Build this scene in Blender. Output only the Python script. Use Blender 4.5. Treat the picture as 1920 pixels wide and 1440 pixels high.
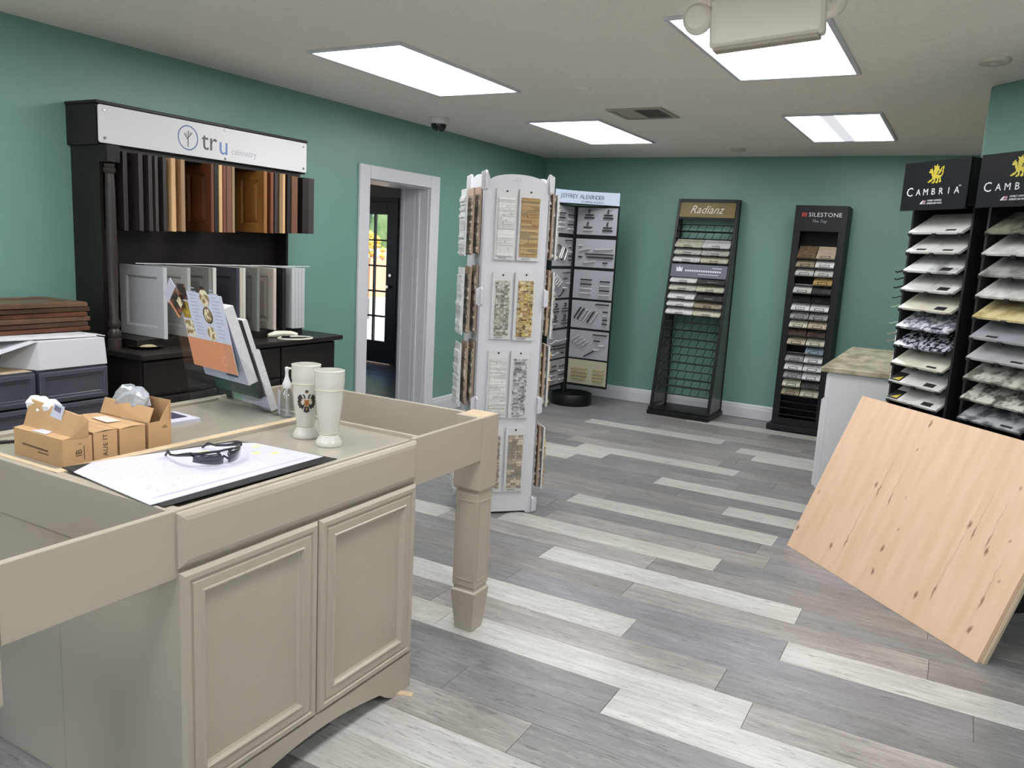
import bpy, bmesh, math, random
from mathutils import Matrix, Vector
for o in list(bpy.data.objects): bpy.data.objects.remove(o)
scn = bpy.context.scene
col = scn.collection
R = math.radians
rnd = random.Random(7)

# ------------------------------------------------------------------ camera
YAW, PITCH, ROLL = R(29.0064), R(-9.727), R(3.0839)
fw = Vector((-math.sin(YAW)*math.cos(PITCH), math.cos(YAW)*math.cos(PITCH), math.sin(PITCH)))
r0 = Vector((math.cos(YAW), math.sin(YAW), 0)); u0 = r0.cross(fw)
rt = math.cos(ROLL)*r0 + math.sin(ROLL)*u0
up = -math.sin(ROLL)*r0 + math.cos(ROLL)*u0
cam = bpy.data.cameras.new('camera'); cam.sensor_fit = 'HORIZONTAL'; cam.sensor_width = 36
cam.lens = 1499.0/1920*36; cam.clip_start = 0.05
co = bpy.data.objects.new('camera', cam); col.objects.link(co)
m = Matrix((rt, up, -fw)).transposed().to_4x4(); m.translation = (0, 0, 1.565); co.matrix_world = m
scn.camera = co

# ------------------------------------------------------------------ world, light level
w = bpy.data.worlds.new('world'); scn.world = w; w.use_nodes = True
nt = w.node_tree; bg = nt.nodes['Background']
sky = nt.nodes.new('ShaderNodeTexSky'); sky.sky_type = 'HOSEK_WILKIE'; sky.turbidity = 4.0
sky.sun_direction = Vector((0.3, -0.5, 0.8)).normalized()
nt.links.new(sky.outputs[0], bg.inputs[0]); bg.inputs[1].default_value = 7.0
sl = bpy.data.lights.new('sun', 'SUN'); sl.energy = 17.0; sl.angle = R(0.6); sl.color = (1, .96, .9)
so = bpy.data.objects.new('sun', sl); col.objects.link(so)
so.rotation_euler = Vector((-.60, -.09, -.80)).to_track_quat('-Z', 'Y').to_euler()
vs = scn.view_settings
scn.display_settings.display_device = 'sRGB'
vs.view_transform = 'Standard'; vs.look = 'None'; vs.gamma = 1.0; vs.use_curve_mapping = False
vs.exposure = 0.05
LAMP = 12.5       # emission of the fluorescent troffer lenses

# ------------------------------------------------------------------ materials
def lin(c):
    c = c/255.0
    return c/12.92 if c <= 0.04045 else ((c+0.055)/1.055)**2.4
def rgb(r, g, b): return (lin(r), lin(g), lin(b), 1)
MATS = {}
def newmat(name):
    m = bpy.data.materials.new(name); m.use_nodes = True
    return m, m.node_tree, m.node_tree.nodes['Principled BSDF']
def mat(name, c, rough=.5, metal=0.0, var=0.0, scale=6.0, bump=0.0, bscale=200, coat=0.0, trans=0.0, stretch=None, c2=None, spec=.5, lo=.35, hi=.65, detail=4):
    """plain procedural surface; var/c2 = mottling between two colours"""
    if name in MATS: return MATS[name]
    m, t, p = newmat(name); MATS[name] = m
    p.inputs['Roughness'].default_value = rough; p.inputs['Metallic'].default_value = metal
    p.inputs['Coat Weight'].default_value = coat; p.inputs['Transmission Weight'].default_value = trans
    p.inputs['Specular IOR Level'].default_value = spec
    c = rgb(*c); p.inputs['Base Color'].default_value = c
    if var or c2 or bump:
        tc = t.nodes.new('ShaderNodeTexCoord'); src = tc.outputs['Object']
        oi = t.nodes.new('ShaderNodeObjectInfo')
        off = t.nodes.new('ShaderNodeVectorMath'); off.operation = 'SCALE'; off.inputs[0].default_value = (37, 19, 53)
        t.links.new(oi.outputs['Random'], off.inputs['Scale'])
        add = t.nodes.new('ShaderNodeVectorMath'); t.links.new(src, add.inputs[0]); t.links.new(off.outputs[0], add.inputs[1])
        vec = add.outputs[0]
        if stretch:
            mp = t.nodes.new('ShaderNodeVectorMath'); mp.operation = 'MULTIPLY'; mp.inputs[1].default_value = stretch
            t.links.new(vec, mp.inputs[0]); vec = mp.outputs[0]
    if var or c2:
        n = t.nodes.new('ShaderNodeTexNoise'); n.inputs['Scale'].default_value = scale; n.inputs['Detail'].default_value = detail
        t.links.new(vec, n.inputs['Vector'])
        mr = t.nodes.new('ShaderNodeMapRange'); mr.inputs['From Min'].default_value = lo; mr.inputs['From Max'].default_value = hi
        t.links.new(n.outputs['Fac'], mr.inputs['Value'])
        mx = t.nodes.new('ShaderNodeMix'); mx.data_type = 'RGBA'
        t.links.new(mr.outputs[0], mx.inputs['Factor'])
        d = rgb(*c2) if c2 else tuple(x*(1-var) for x in c[:3]) + (1,)
        mx.inputs['A'].default_value = c; mx.inputs['B'].default_value = d
        t.links.new(mx.outputs['Result'], p.inputs['Base Color'])
    if bump:
        n2 = t.nodes.new('ShaderNodeTexNoise'); n2.inputs['Scale'].default_value = bscale; n2.inputs['Detail'].default_value = 3
        t.links.new(vec, n2.inputs['Vector'])
        b = t.nodes.new('ShaderNodeBump'); b.inputs['Strength'].default_value = bump; b.inputs['Distance'].default_value = .004
        t.links.new(n2.outputs['Fac'], b.inputs['Height']); t.links.new(b.outputs[0], p.inputs['Normal'])
    return m
def emit(name, c, s):
    m, t, p = newmat(name)
    p.inputs['Base Color'].default_value = (.8, .8, .8, 1)
    p.inputs['Emission Color'].default_value = c; p.inputs['Emission Strength'].default_value = s
    return m
def glass(name, tint=(.95, .97, .97), alpha=.12, rough=.02):
    """thin clear sheet: mostly see-through with a glossy surface"""
    m, t, p = newmat(name); MATS[name] = m
    out = t.nodes['Material Output']
    tr = t.nodes.new('ShaderNodeBsdfTransparent'); tr.inputs[0].default_value = (*tint, 1)
    gl = t.nodes.new('ShaderNodeBsdfGlossy'); gl.inputs['Roughness'].default_value = rough
    mx = t.nodes.new('ShaderNodeMixShader'); mx.inputs[0].default_value = alpha
    t.links.new(tr.outputs[0], mx.inputs[1]); t.links.new(gl.outputs[0], mx.inputs[2]); t.links.new(mx.outputs[0], out.inputs[0])
    return m

M_WALL = mat('wall_paint', (115, 155, 144), .38, bump=.10, bscale=90, var=.04, scale=1.5)
M_CEIL = mat('ceiling_texture', (247, 241, 232), .95, bump=.9, bscale=75, var=.06, scale=60)
M_TRIM = mat('white_trim', (214, 214, 219), .35)
M_BEIGE = mat('beige_paint', (173, 164, 149), .30, coat=.15, var=.03, scale=3)
M_BEIGE_TOP = mat('beige_panel', (158, 152, 138), .28, coat=.2, var=.05, scale=5)
M_RAW = mat('raw_wood_edge', (205, 183, 150), .6, var=.15, scale=30)
M_DARKWOOD = mat('espresso_wood', (36, 29, 26), .42, c2=(23, 18, 17), spec=.35, scale=5, stretch=(1, 1, .15))
M_BLACK = mat('black_metal', (12, 13, 15), .42, spec=.35)
M_BLACKM = mat('black_matte', (12, 12, 14), .6)
M_CHAR = mat('charcoal_laminate', (19, 21, 25), .5, spec=.3)
M_WHITE = mat('white_plastic', (212, 211, 212), .35)
M_PAPER = mat('white_paper', (197, 196, 211), .6)
M_GRAYPAINT = mat('slate_paint', (66, 68, 78), .35)
M_CARD = mat('cardboard', (193, 155, 112), .7, var=.1, scale=12)
M_CARDD = mat('cardboard_print', (95, 75, 55), .7)
M_CHROME = mat('chrome', (200, 200, 205), .15, metal=1.0)
M_CLEAR = glass('clear_acrylic', (.985, .99, .992), alpha=.05)
M_GLASS = glass('window_glass', alpha=.06)
M_LENS = emit('troffer_lens', (.97, .98, 1.0, 1), LAMP)
M_LENS2 = emit('troffer_lens_spine', (.9, .91, 1.0, 1), LAMP*.052)

# ------------------------------------------------------------------ mesh helpers
class MB:
    def __init__(s): s.v = []; s.f = []; s.mi = []; s.M = Matrix()
    def add(s, vs, fs, mi=0):
        b = len(s.v); s.v += [tuple(s.M @ Vector(v)) for v in vs]
        for f in fs: s.f.append([b+i for i in f]); s.mi.append(mi)
        return s
    def box(s, x0, x1, y0, y1, z0, z1, mi=0):
        return s.add([(x0,y0,z0),(x1,y0,z0),(x1,y1,z0),(x0,y1,z0),(x0,y0,z1),(x1,y0,z1),(x1,y1,z1),(x0,y1,z1)],
                     [(0,3,2,1),(4,5,6,7),(0,1,5,4),(1,2,6,5),(2,3,7,6),(3,0,4,7)], mi)
    def prism(s, poly, d0, d1, axis='y', mi=0):
        """poly = 2D outline; axis y: (x,z) outline extruded d0..d1 in y; z: (x,y); x: (y,z)"""
        f = {'y': lambda a, b, d: (a, d, b), 'z': lambda a, b, d: (a, b, d), 'x': lambda a, b, d: (d, a, b)}[axis]
        n = len(poly); vs = [f(a, b, d0) for a, b in poly] + [f(a, b, d1) for a, b in poly]
        return s.add(vs, [list(range(n))[::-1], list(range(n, 2*n))] + [(i, (i+1) % n, n+(i+1) % n, n+i) for i in range(n)], mi)
    def quadprism(s, a, b, c, d, off, mi=0):
        o = Vector(off); vs = [Vector(q) for q in (a, b, c, d)]; vs += [q+o for q in vs]
        return s.add(vs, [(3,2,1,0),(4,5,6,7),(0,1,5,4),(1,2,6,5),(2,3,7,6),(3,0,4,7)], mi)
    def lathe(s, prof, c=(0,0,0), seg=24, mi=0, sq=False, caps=True):
        vs = []; fs = []; n = len(prof)
        for r, z in prof:
            for k in range(seg):
                a = 2*math.pi*k/seg
                vs.append((c[0]+r*math.cos(a), c[1]+r*math.sin(a), c[2]+z))
        for i in range(n-1):
            for k in range(seg):
                k2 = (k+1) % seg
                fs.append((i*seg+k, i*seg+k2, (i+1)*seg+k2, (i+1)*seg+k))
        if caps: fs.append(list(range(seg))[::-1]); fs.append([(n-1)*seg+k for k in range(seg)])
        return s.add(vs, fs, mi)
    def sqlathe(s, prof, c=(0,0,0), mi=0):
        vs = []; fs = []; n = len(prof)
        for h, z in prof:
            for sx, sy in ((-1,-1),(1,-1),(1,1),(-1,1)): vs.append((c[0]+sx*h, c[1]+sy*h, c[2]+z))
        for i in range(n-1):
            for k in range(4):
                k2 = (k+1) % 4; fs.append((i*4+k, i*4+k2, (i+1)*4+k2, (i+1)*4+k))
        fs.append((3,2,1,0)); fs.append([(n-1)*4+k for k in range(4)])
        return s.add(vs, fs, mi)
    def tube(s, pts, r, seg=8, mi=0):
        pts = [Vector(p) for p in pts]; vs = []; fs = []
        for i, p in enumerate(pts):
            d = (pts[min(i+1, len(pts)-1)] - pts[max(i-1, 0)]).normalized()
            a = d.orthogonal().normalized() if i == 0 else (s_a - d*s_a.dot(d)).normalized()
            s_a = a; b = d.cross(a)
            rr = r[i] if isinstance(r, (list, tuple)) else r
            for k in range(seg):
                t = 2*math.pi*k/seg; vs.append(p + (a*math.cos(t)+b*math.sin(t))*rr)
        for i in range(len(pts)-1):
            for k in range(seg):
                k2 = (k+1) % seg; fs.append((i*seg+k, i*seg+k2, (i+1)*seg+k2, (i+1)*seg+k))
        fs.append(list(range(seg))[::-1]); fs.append([(len(pts)-1)*seg+k for k in range(seg)])
        return s.add(vs, fs, mi)
    def rings(s, x0, x1, z0, z1, prof, back, mi=0, cap=True):
        """panel facing local -y: prof = [(inset, y)], back = y of rear face"""
        vs = []; fs = []
        P = [(0, back)] + list(prof)
        for i, d in P:
            vs += [(x0+i, d, z0+i), (x1-i, d, z0+i), (x1-i, d, z1-i), (x0+i, d, z1-i)]
        for k in range(len(P)-1):
            for j in range(4):
                j2 = (j+1) % 4; fs.append((k*4+j, k*4+j2, (k+1)*4+j2, (k+1)*4+j))
        fs.append((3,2,1,0)); n = len(P)-1
        if cap: fs.append((n*4, n*4+1, n*4+2, n*4+3))
        return s.add(vs, fs, mi)
    def build(s, name, mats, parent=None, smooth=False, bevel=0, loc=(0,0,0), rot=(0,0,0), seg=2, kind=None):
        me = bpy.data.meshes.new(name); me.from_pydata(s.v, [], s.f)
        if not isinstance(mats, (list, tuple)): mats = [mats]
        for q in mats: me.materials.append(q)
        me.polygons.foreach_set('material_index', s.mi)
        bm = bmesh.new(); bm.from_mesh(me); bmesh.ops.recalc_face_normals(bm, faces=bm.faces); bm.to_mesh(me); bm.free()
        if smooth:
            me.polygons.foreach_set('use_smooth', [True]*len(me.polygons)); me.set_sharp_from_angle(angle=R(40))
        me.update()
        o = bpy.data.objects.new(name, me); col.objects.link(o); o.location = loc; o.rotation_euler = rot
        if parent: o.parent = parent
        if bevel:
            b = o.modifiers.new('bevel', 'BEVEL'); b.width = bevel; b.segments = seg; b.limit_method = 'ANGLE'; b.angle_limit = R(50)
        if kind: o['kind'] = kind
        return o
def box(*a): return MB().box(*a)
def tag(o, label, cat, group=None):
    o['label'] = label; o['category'] = cat
    if group: o['group'] = group
    return o
def thing(name, label, cat, loc=(0,0,0), rz=0, group=None, rot=None):
    o = bpy.data.objects.new(name, None); col.objects.link(o); o.empty_display_size = .1
    o.location = loc; o.rotation_euler = rot or (0, 0, rz)
    return tag(o, label, cat, group)
def dup(root, loc=None, rot=None, label=None):
    r = root.copy(); col.objects.link(r)
    if loc: r.location = loc
    if rot: r.rotation_euler = rot
    if label: r['label'] = label
    for ch in list(root.children):
        c = ch.copy(); col.objects.link(c); c.parent = r
        for g in list(ch.children):
            d = g.copy(); col.objects.link(d); d.parent = c
    return r
def struct(o): o['kind'] = 'structure'; return o
def text(body, size, m, parent, loc, rot, name='lettering', align='CENTER', shear=0, space=1.0, sx=1.0, ext=.0006):
    cu = bpy.data.curves.new('t', 'FONT'); cu.body = body; cu.size = size; cu.align_x = align; cu.align_y = 'CENTER'
    cu.extrude = ext; cu.shear = shear; cu.space_character = space; cu.resolution_u = 2
    t = bpy.data.objects.new('t', cu); col.objects.link(t)
    dg = bpy.context.evaluated_depsgraph_get()
    me = bpy.data.meshes.new_from_object(t.evaluated_get(dg)); bpy.data.objects.remove(t)
    me.name = name
    for v in me.vertices: v.co.x *= sx
    me.materials.clear(); me.materials.append(m)
    o = bpy.data.objects.new(name, me); col.objects.link(o); o.parent = parent; o.location = loc; o.rotation_euler = rot
    return o
UP = (R(90), 0, 0)            # text / panel facing local -y
FX = (0, 0, R(90))            # something built facing -y, turned to face +x

# ================================================================== ROOM
LW, BW, CZ = -4.17, 8.03, 2.54
RX, FY = 2.6, -3.0            # right wall, wall behind the camera
# floor slab and planks
fl = struct(box(-8.4, RX+.2, FY-.2, 8.25, -.12, -.0065).build('floor', mat('floor_joint', (74, 72, 72), .6)))

def plank_mat(name, a, b, c, pale=0.0):
    m, t, p = newmat(name)
    tc = t.nodes.new('ShaderNodeTexCoord'); oi = t.nodes.new('ShaderNodeObjectInfo')
    off = t.nodes.new('ShaderNodeVectorMath'); off.operation = 'SCALE'; off.inputs[0].default_value = (91, 47, 13)
    t.links.new(oi.outputs['Random'], off.inputs['Scale'])
    add = t.nodes.new('ShaderNodeVectorMath'); t.links.new(tc.outputs['Object'], add.inputs[0]); t.links.new(off.outputs[0], add.inputs[1])
    def noise(st, sc, det, lo, hi, rough=.6):
        mp = t.nodes.new('ShaderNodeVectorMath'); mp.operation = 'MULTIPLY'; mp.inputs[1].default_value = st
        t.links.new(add.outputs[0], mp.inputs[0])
        n = t.nodes.new('ShaderNodeTexNoise'); n.inputs['Scale'].default_value = sc; n.inputs['Detail'].default_value = det
        n.inputs['Roughness'].default_value = rough
        t.links.new(mp.outputs[0], n.inputs['Vector'])
        mr = t.nodes.new('ShaderNodeMapRange'); mr.inputs['From Min'].default_value = lo; mr.inputs['From Max'].default_value = hi
        t.links.new(n.outputs['Fac'], mr.inputs['Value']); return mr.outputs[0]
    def mix(f, A, B):
        x = t.nodes.new('ShaderNodeMix'); x.data_type = 'RGBA'; t.links.new(f, x.inputs['Factor'])
        for k, q in (('A', A), ('B', B)):
            if isinstance(q, tuple): x.inputs[k].default_value = q
            else: t.links.new(q, x.inputs[k])
        return x.outputs['Result']
    def scale(sock, k):
        x = t.nodes.new('ShaderNodeMath'); x.operation = 'MULTIPLY'; x.inputs[1].default_value = k; t.links.new(sock, x.inputs[0]); return x.outputs[0]
    g0 = noise((1.0, 3.2, 1), 1.9, 4, .36, .64)            # broad cloudy patches
    g1 = noise((1.3, 12, 1), 2.4, 6, .38, .62, .7)         # long soft grain
    g2 = noise((3, 62, 1), 2.0, 4, .40, .64)               # fine grain
    g3 = noise((4.2, 34, 1), 2.8, 5, .585, .66, .65)       # short dark checks
    g4 = noise((2.4, 20, 1), 2.6, 6, .55, .70, .8)         # pale scuffs
    g5 = noise((3.0, 9, 1), 2.1, 4, .66, .72, .5)          # few dark knots
    c1 = mix(g0, rgb(*a), rgb(*b))
    c2 = mix(scale(g1, .55), c1, rgb(*c))
    c2 = mix(scale(g2, .30), c2, rgb(*(x*.92 for x in c)))
    c4 = mix(scale(g4, .55), c2, rgb(*(min(228, x*1.16+6) for x in a)))
    c4 = mix(scale(g3, .70), c4, rgb(*(x*.72 for x in c)))
    c4 = mix(scale(g5, .45), c4, rgb(*(x*.66 for x in c)))
    t.links.new(c4, p.inputs['Base Color'])
    p.inputs['Roughness'].default_value = .36
    b_ = t.nodes.new('ShaderNodeBump'); b_.inputs['Strength'].default_value = .12; b_.inputs['Distance'].default_value = .002
    t.links.new(g2, b_.inputs['Height']); t.links.new(b_.outputs[0], p.inputs['Normal'])
    return m
PM = {'d1': plank_mat('plank_slate', (148, 147, 147), (126, 124, 124), (106, 104, 104)),
      'd2': plank_mat('plank_gray', (158, 155, 153), (132, 129, 128), (110, 107, 106)),
      'd3': plank_mat('plank_taupe', (160, 154, 150), (138, 132, 129), (112, 107, 105)),
      'd4': plank_mat('plank_dusk', (156, 155, 159), (134, 131, 135), (110, 108, 112)),
      'm1': plank_mat('plank_rose', (178, 172, 167), (152, 145, 140), (126, 119, 115)),
      'p1': plank_mat('plank_pale', (212, 211, 205), (196, 194, 188), (164, 161, 157)),
      'p2': plank_mat('plank_cream', (204, 202, 194), (188, 186, 178), (158, 155, 149))}
PL, PW, Y0 = 1.275, .187, 2.575
PALE = {-1: (-.909, 'p1'), 0: (-1.747, 'p1'), 2: (-2.33, 'p1'), 3: (-.456, 'p1'), 5: (-1.738, 'p1'), 7: (-2.208, 'p2'),
        10: (-2.03, 'p2'), 12: (-1.14, 'p2'), 14: (-1.717, 'p2'), 16: (-3.545, 'p2'), 17: (-2.573, 'p2'), 18: (-2.75, 'm1'),
        20: (-1.31, 'p2'), 22: (-2.925, 'p2'), 23: (-2.3, 'm1'), 6: (-3.775, 'p2'), 1: (-1.888, 'm1'), -4: (-1.9, 'p1'), -5: (-1.62, 'p2'), 26: (-2.2, 'p2'), 28: (-1.4, 'm1')}
EXTRA = {(0, -1): 'p2', (-4, 1): 'd2', (-5, 1): 'p1', (0, 1): 'm1', (1, 1): 'd1', (5, 1): 'd1', (2, 1): 'd4', (-1, -1): 'd1', (-2, 0): 'd4', (7, 1): 'd1', (3, -1): 'd4'}
plank_cache = {}
def plank_piece(x0, x1, y, key, dz):
    L = round(x1-x0, 3); k = (L, key)
    e = .0006; h = .0011
    if k not in plank_cache:
        b = MB(); x, yy = L/2-e, PW/2-e
        b.add([(-x,-yy,-.006),(x,-yy,-.006),(x,yy,-.006),(-x,yy,-.006),(-x,-yy,-h),(x,-yy,-h),(x,yy,-h),(-x,yy,-h),
               (-x+h,-yy+h,0),(x-h,-yy+h,0),(x-h,yy-h,0),(-x+h,yy-h,0)],
              [(0,1,5,4),(1,2,6,5),(2,3,7,6),(3,0,4,7),(4,5,9,8),(5,6,10,9),(6,7,11,10),(7,4,8,11),(8,9,10,11)])
        o = b.build('plank', PM[key], fl); plank_cache[k] = o
    else:
        o = plank_cache[k].copy(); col.objects.link(o); o.parent = fl
    o.location = ((x0+x1)/2, y+PW/2, dz)
    return o
prnd = random.Random(11)
keys = ['d1', 'd2', 'd3', 'd4', 'd2', 'd1', 'd3', 'm1']
far = MB()
for k in range(-31, 30):
    y = Y0 + k*PW
    if y + PW > BW + .02 or y < FY: continue
    ph, pk = PALE.get(k, (round(prnd.uniform(-1.27, 0), 2), None))
    n0 = math.floor((LW - ph)/PL)
    for i in range(n0, 9):
        x0 = ph + i*PL; x1 = x0 + PL
        a, b = max(x0, LW), min(x1, RX)
        if b - a < .03 or a >= RX: continue
        key = prnd.choice(keys)
        if i == 0 and pk: key = pk
        elif (k, i) in EXTRA: key = EXTRA[(k, i)]
        elif prnd.random() < .07 and k > 4: key = 'p2'
        if k >= -8 and not (a > .9 and y < 2.6):
            plank_piece(a, b, y, key, -prnd.random()*.0003)
        else:
            far.box(a+.0009, b-.0009, y+.0009, y+PW-.0009, -.006, -.0002, ['d1','d2','d3','d4','m1','p1','p2'].index(key))
o = far.build('plank', [PM[k] for k in ['d1','d2','d3','d4','m1','p1','p2']], fl, kind='stuff')

# walls
T = .30
def wallobj(name, b, m=M_WALL): return struct(b.build(name, m))
b = MB()      # left wall with the doorway
D0, D1, DH = 5.026, 5.858, 2.035
b.box(LW-T, LW, FY-.15, D0, 0, CZ).box(LW-T, LW, D1, BW, 0, CZ).box(LW-T, LW, D0, D1, DH, CZ)
wallobj('wall_left', b)
b = MB().box(LW-T, RX+.15, BW, BW+.15, 0, CZ); wallobj('wall_back', b)
M_WALLW = mat('white_wall_paint', (214, 212, 206), .6)
b = MB().box(RX, RX+.15, FY, BW, 0, CZ); wallobj('wall_right', b, M_WALLW)
b = MB()
b.box(LW, -3.9, FY-.15, FY, 0, CZ).box(2.3, RX+.15, FY-.15, FY, 0, CZ).box(-3.9, 2.3, FY-.15, FY, 0, .3).box(-3.9, 2.3, FY-.15, FY, 2.3, CZ)
wallobj('wall_front', b, M_WALLW)
# 45 degree wall, ends in a free corner
dw = MB(); dw.M = Matrix.Translation((-.025, 5.113, 0)) @ Matrix.Rotation(R(-45), 4, 'Z')
dw.box(0, 3.6, 0, .13, 0, CZ); o = wallobj('wall_diagonal', dw)
bb = o.modifiers.new('bevel', 'BEVEL'); bb.width = .012; bb.segments = 3
struct(box(LW-T, RX+.15, FY-.15, BW+.15, CZ, CZ+.15).build('ceiling', M_CEIL))
# unseen storefront window, added behind the camera for soft daylight
wn = struct(MB().box(-3.9, 2.3, FY-.1, FY-.04, .3, .36).box(-3.9, 2.3, FY-.1, FY-.04, 2.24, 2.3).build('added_window_1', M_TRIM))
for k in range(5): box(-3.9+1.535*k, -3.84+1.535*k, FY-.1, FY-.04, .36, 2.24).build('mullion', M_TRIM, wn)
for k in range(4): box(-3.84+1.535*k, -3.9+1.535*(k+1), FY-.075, FY-.069, .36, 2.24).build('pane', M_GLASS, wn)
# baseboards with a stepped cap
def base_prof(): return [(0, 0), (.016, 0), (.016, .10), (.012, .112), (.012, .125), (.006, .14), (0, .143)]
def base_x(name, x0, x1, y):       # runs along x, face to -y
    struct(MB().prism([(y-a, z) for a, z in base_prof()], x0, x1, 'x').build(name, M_TRIM))
def base_y(name, y0, y1, x):
    struct(MB().prism([(x+a, z) for a, z in base_prof()], y0, y1, 'y').build(name, M_TRIM))
base_x('baseboard_back', LW, RX, BW)
base_y('baseboard_left', FY, 4.905, LW); base_y('baseboard_left', 5.995, BW-.017, LW)
# doorway trim: casing on the room side, jamb lining with stops, casing beyond
tr = struct(MB().box(LW+.0, LW+.022, 4.909, D0+.006, 0, 2.135).box(LW+.0, LW+.022, D1-.006, 5.985, 0, 2.135)
            .box(LW+.0, LW+.022, D0+.006, D1-.006, DH-.006, 2.135).build('trim_1', M_TRIM, bevel=.006))
jb = MB().box(LW-T, LW, D0-.001, D0+.016, 0, DH).box(LW-T, LW, D1-.016, D1+.001, 0, DH).box(LW-T, LW, D0, D1, DH-.016, DH+.001)
for xa, xb, d in ((LW-.115, LW-.085, .030), (LW-.165, LW-.135, .024), (LW-.27, LW-.255, .030)):
    jb.box(xa, xb, D1-d, D1-.014, 0, DH-.014).box(xa, xb, D0+.014, D0+d, 0, DH-.014)
struct(jb.build('trim_2', M_TRIM, bevel=.004))
# the dim room beyond the doorway
M_HALL = mat('hall_paint', (142, 136, 128), .7)
HX = LW-T
struct(MB().box(-8.2, -7.09, BW, BW+.15, 0, CZ).box(-6.17, HX, BW, BW+.15, 0, CZ).box(-7.09, -6.17, BW, BW+.15, 2.08, CZ).build('wall_hall_back', M_HALL))
struct(MB().box(-8.35, -8.2, 3.6, 4.3, 0, CZ).box(-8.35, -8.2, 7.0, BW+.15, 0, CZ).box(-8.35, -8.2, 4.3, 7.0, 0, .6).box(-8.35, -8.2, 4.3, 7.0, 2.2, CZ).build('wall_hall_left', M_HALL))
wh = struct(MB().box(-8.32, -8.24, 4.3, 7.0, .6, .66).box(-8.32, -8.24, 4.3, 7.0, 2.14, 2.2).box(-8.32, -8.24, 4.3, 4.36, .66, 2.14).box(-8.32, -8.24, 6.94, 7.0, .66, 2.14).build('added_window_2', M_TRIM))  # unseen window added to brighten the hall
box(-8.285, -8.279, 4.36, 6.94, .66, 2.14).build('pane', M_GLASS, wh)
struct(box(-8.2, HX, 3.5, 3.6, 0, CZ).build('wall_hall_front', M_HALL))
struct(box(-8.35, HX, 3.5, BW+.15, CZ, CZ+.1).build('ceiling', M_HALL))
hb = MB(); hr = random.Random(3)
for k in range(24):
    y = 3.6 + k*PW; x = -8.2 - hr.random()
    while x < LW:
        a, b_ = max(x, -8.2), min(x+PL, LW)
        if b_ - a > .03 and y + PW < BW + .15: hb.box(a+.001, b_-.001, y+.001, y+PW-.001, -.006, -.0002, hr.randrange(5))
        x += PL
hb.build('plank', [PM[k] for k in ['d1', 'd2', 'd3', 'd4', 'd2']], fl, kind='stuff')
# french door with a grid of panes
M_DOOR = mat('door_dark', (62, 53, 46), .45)
dr = struct(MB().box(-7.05, -6.96, BW+.02, BW+.07, .01, 2.03).box(-6.36, -6.235, BW+.02, BW+.07, .01, 2.03)
            .box(-6.96, -6.36, BW+.02, BW+.07, .01, .285).box(-6.96, -6.36, BW+.02, BW+.07, 1.875, 2.03).build('door_1', M_DOOR, bevel=.004))
gx = [-6.96, -6.76, -6.56, -6.36]; gz = [.285 + i*.318 for i in range(6)]
for i in range(3):
    for j in range(5):
        box(gx[i]+.004, gx[i+1]-.004, BW+.042, BW+.048, gz[j]+.004, gz[j+1]-.004).build('pane', M_GLASS, dr)
for i in (1, 2): box(gx[i]-.010, gx[i]+.010, BW+.025, BW+.065, .285, 1.875).build('muntin', M_DOOR, dr)
for j in (1, 2, 3, 4): box(-6.96, -6.36, BW+.026, BW+.064, gz[j]-.010, gz[j]+.010).build('muntin', M_DOOR, dr)
MB().lathe([(.012, 0), (.012, .03), (.028, .035), (.03, .055), (.018, .068)], seg=16).build('knob', M_CHROME, dr, True, loc=(-6.285, BW+.02, .99), rot=(R(90), 0, 0))
MB().lathe([(.026, 0), (.026, .012), (.02, .018)], seg=16).build('deadbolt', M_CHROME, dr, True, loc=(-6.285, BW+.02, 1.13), rot=(R(90), 0, 0))
struct(MB().box(-7.09, -7.05, BW-.012, BW+.15, 0, 2.08).box(-6.235, -6.17, BW-.012, BW+.15, 0, 2.08).box(-7.05, -6.235, BW-.012, BW+.15, 2.03, 2.08).build('trim_3', M_DOOR))

# ------------------------------------------------------------------ outside, seen through the door panes
struct(box(-30, 14, BW+.15, 45, -.2, -.05).build('ground', mat('pavement', (165, 160, 152), .9, var=.15, scale=.8)))
struct(box(-30, 14, -30, FY-.15, -.2, -.05).build('ground', mat('pavement', (165, 160, 152), .9, var=.15, scale=.8)))
hedge_m = mat('hedge_leaves', (150, 184, 92), .8, c2=(196, 216, 140), scale=3, bump=.6, bscale=8)
hd = thing('hedge', 'bright green hedge outside beyond the glass panes of the far door', 'hedge', (-17, 19.2, -.05))
b = MB(); hr = random.Random(5)
for i in range(60):
    b.lathe([(.05, -.8), (.7, -.5), (.95, 0), (.7, .6), (.1, .9)], (hr.uniform(-5, 5), hr.uniform(-.6, .6), hr.uniform(.9, 4.2)), 7)
b.build('foliage', hedge_m, hd)
for i in range(5): MB().lathe([(.12, 0), (.09, 1.4)], (-4+2*i, 0, 0), 8).build('stem', mat('bark', (80, 62, 48), .9), hd)
cr = thing('car', 'pale blue parked car outside the glazed far door', 'car', (-13.2, 15.8, -.05), R(5))
b = MB().prism([(-2.1,.3),(2.1,.3),(2.15,.75),(1.3,.9),(.7,1.4),(-1.0,1.42),(-1.7,.95),(-2.15,.85)], -.8, .8, 'y')
b.build('body', mat('car_blue', (142, 158, 186), .25, coat=.5), cr, bevel=.06)
MB().prism([(1.15,.92),(.65,1.34),(-.95,1.36),(-1.5,.95)], -.815, .815, 'y').build('side_glass', mat('car_glass', (40, 48, 55), .08), cr)
for sx in (-1.3, 1.3):
    for sy in (-.72, .72): MB().lathe([(.2, -.1), (.33, -.09), (.33, .09), (.2, .1)], seg=20).build('wheel', M_BLACKM, cr, True, loc=(sx, sy, .33), rot=(R(90), 0, 0))
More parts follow.
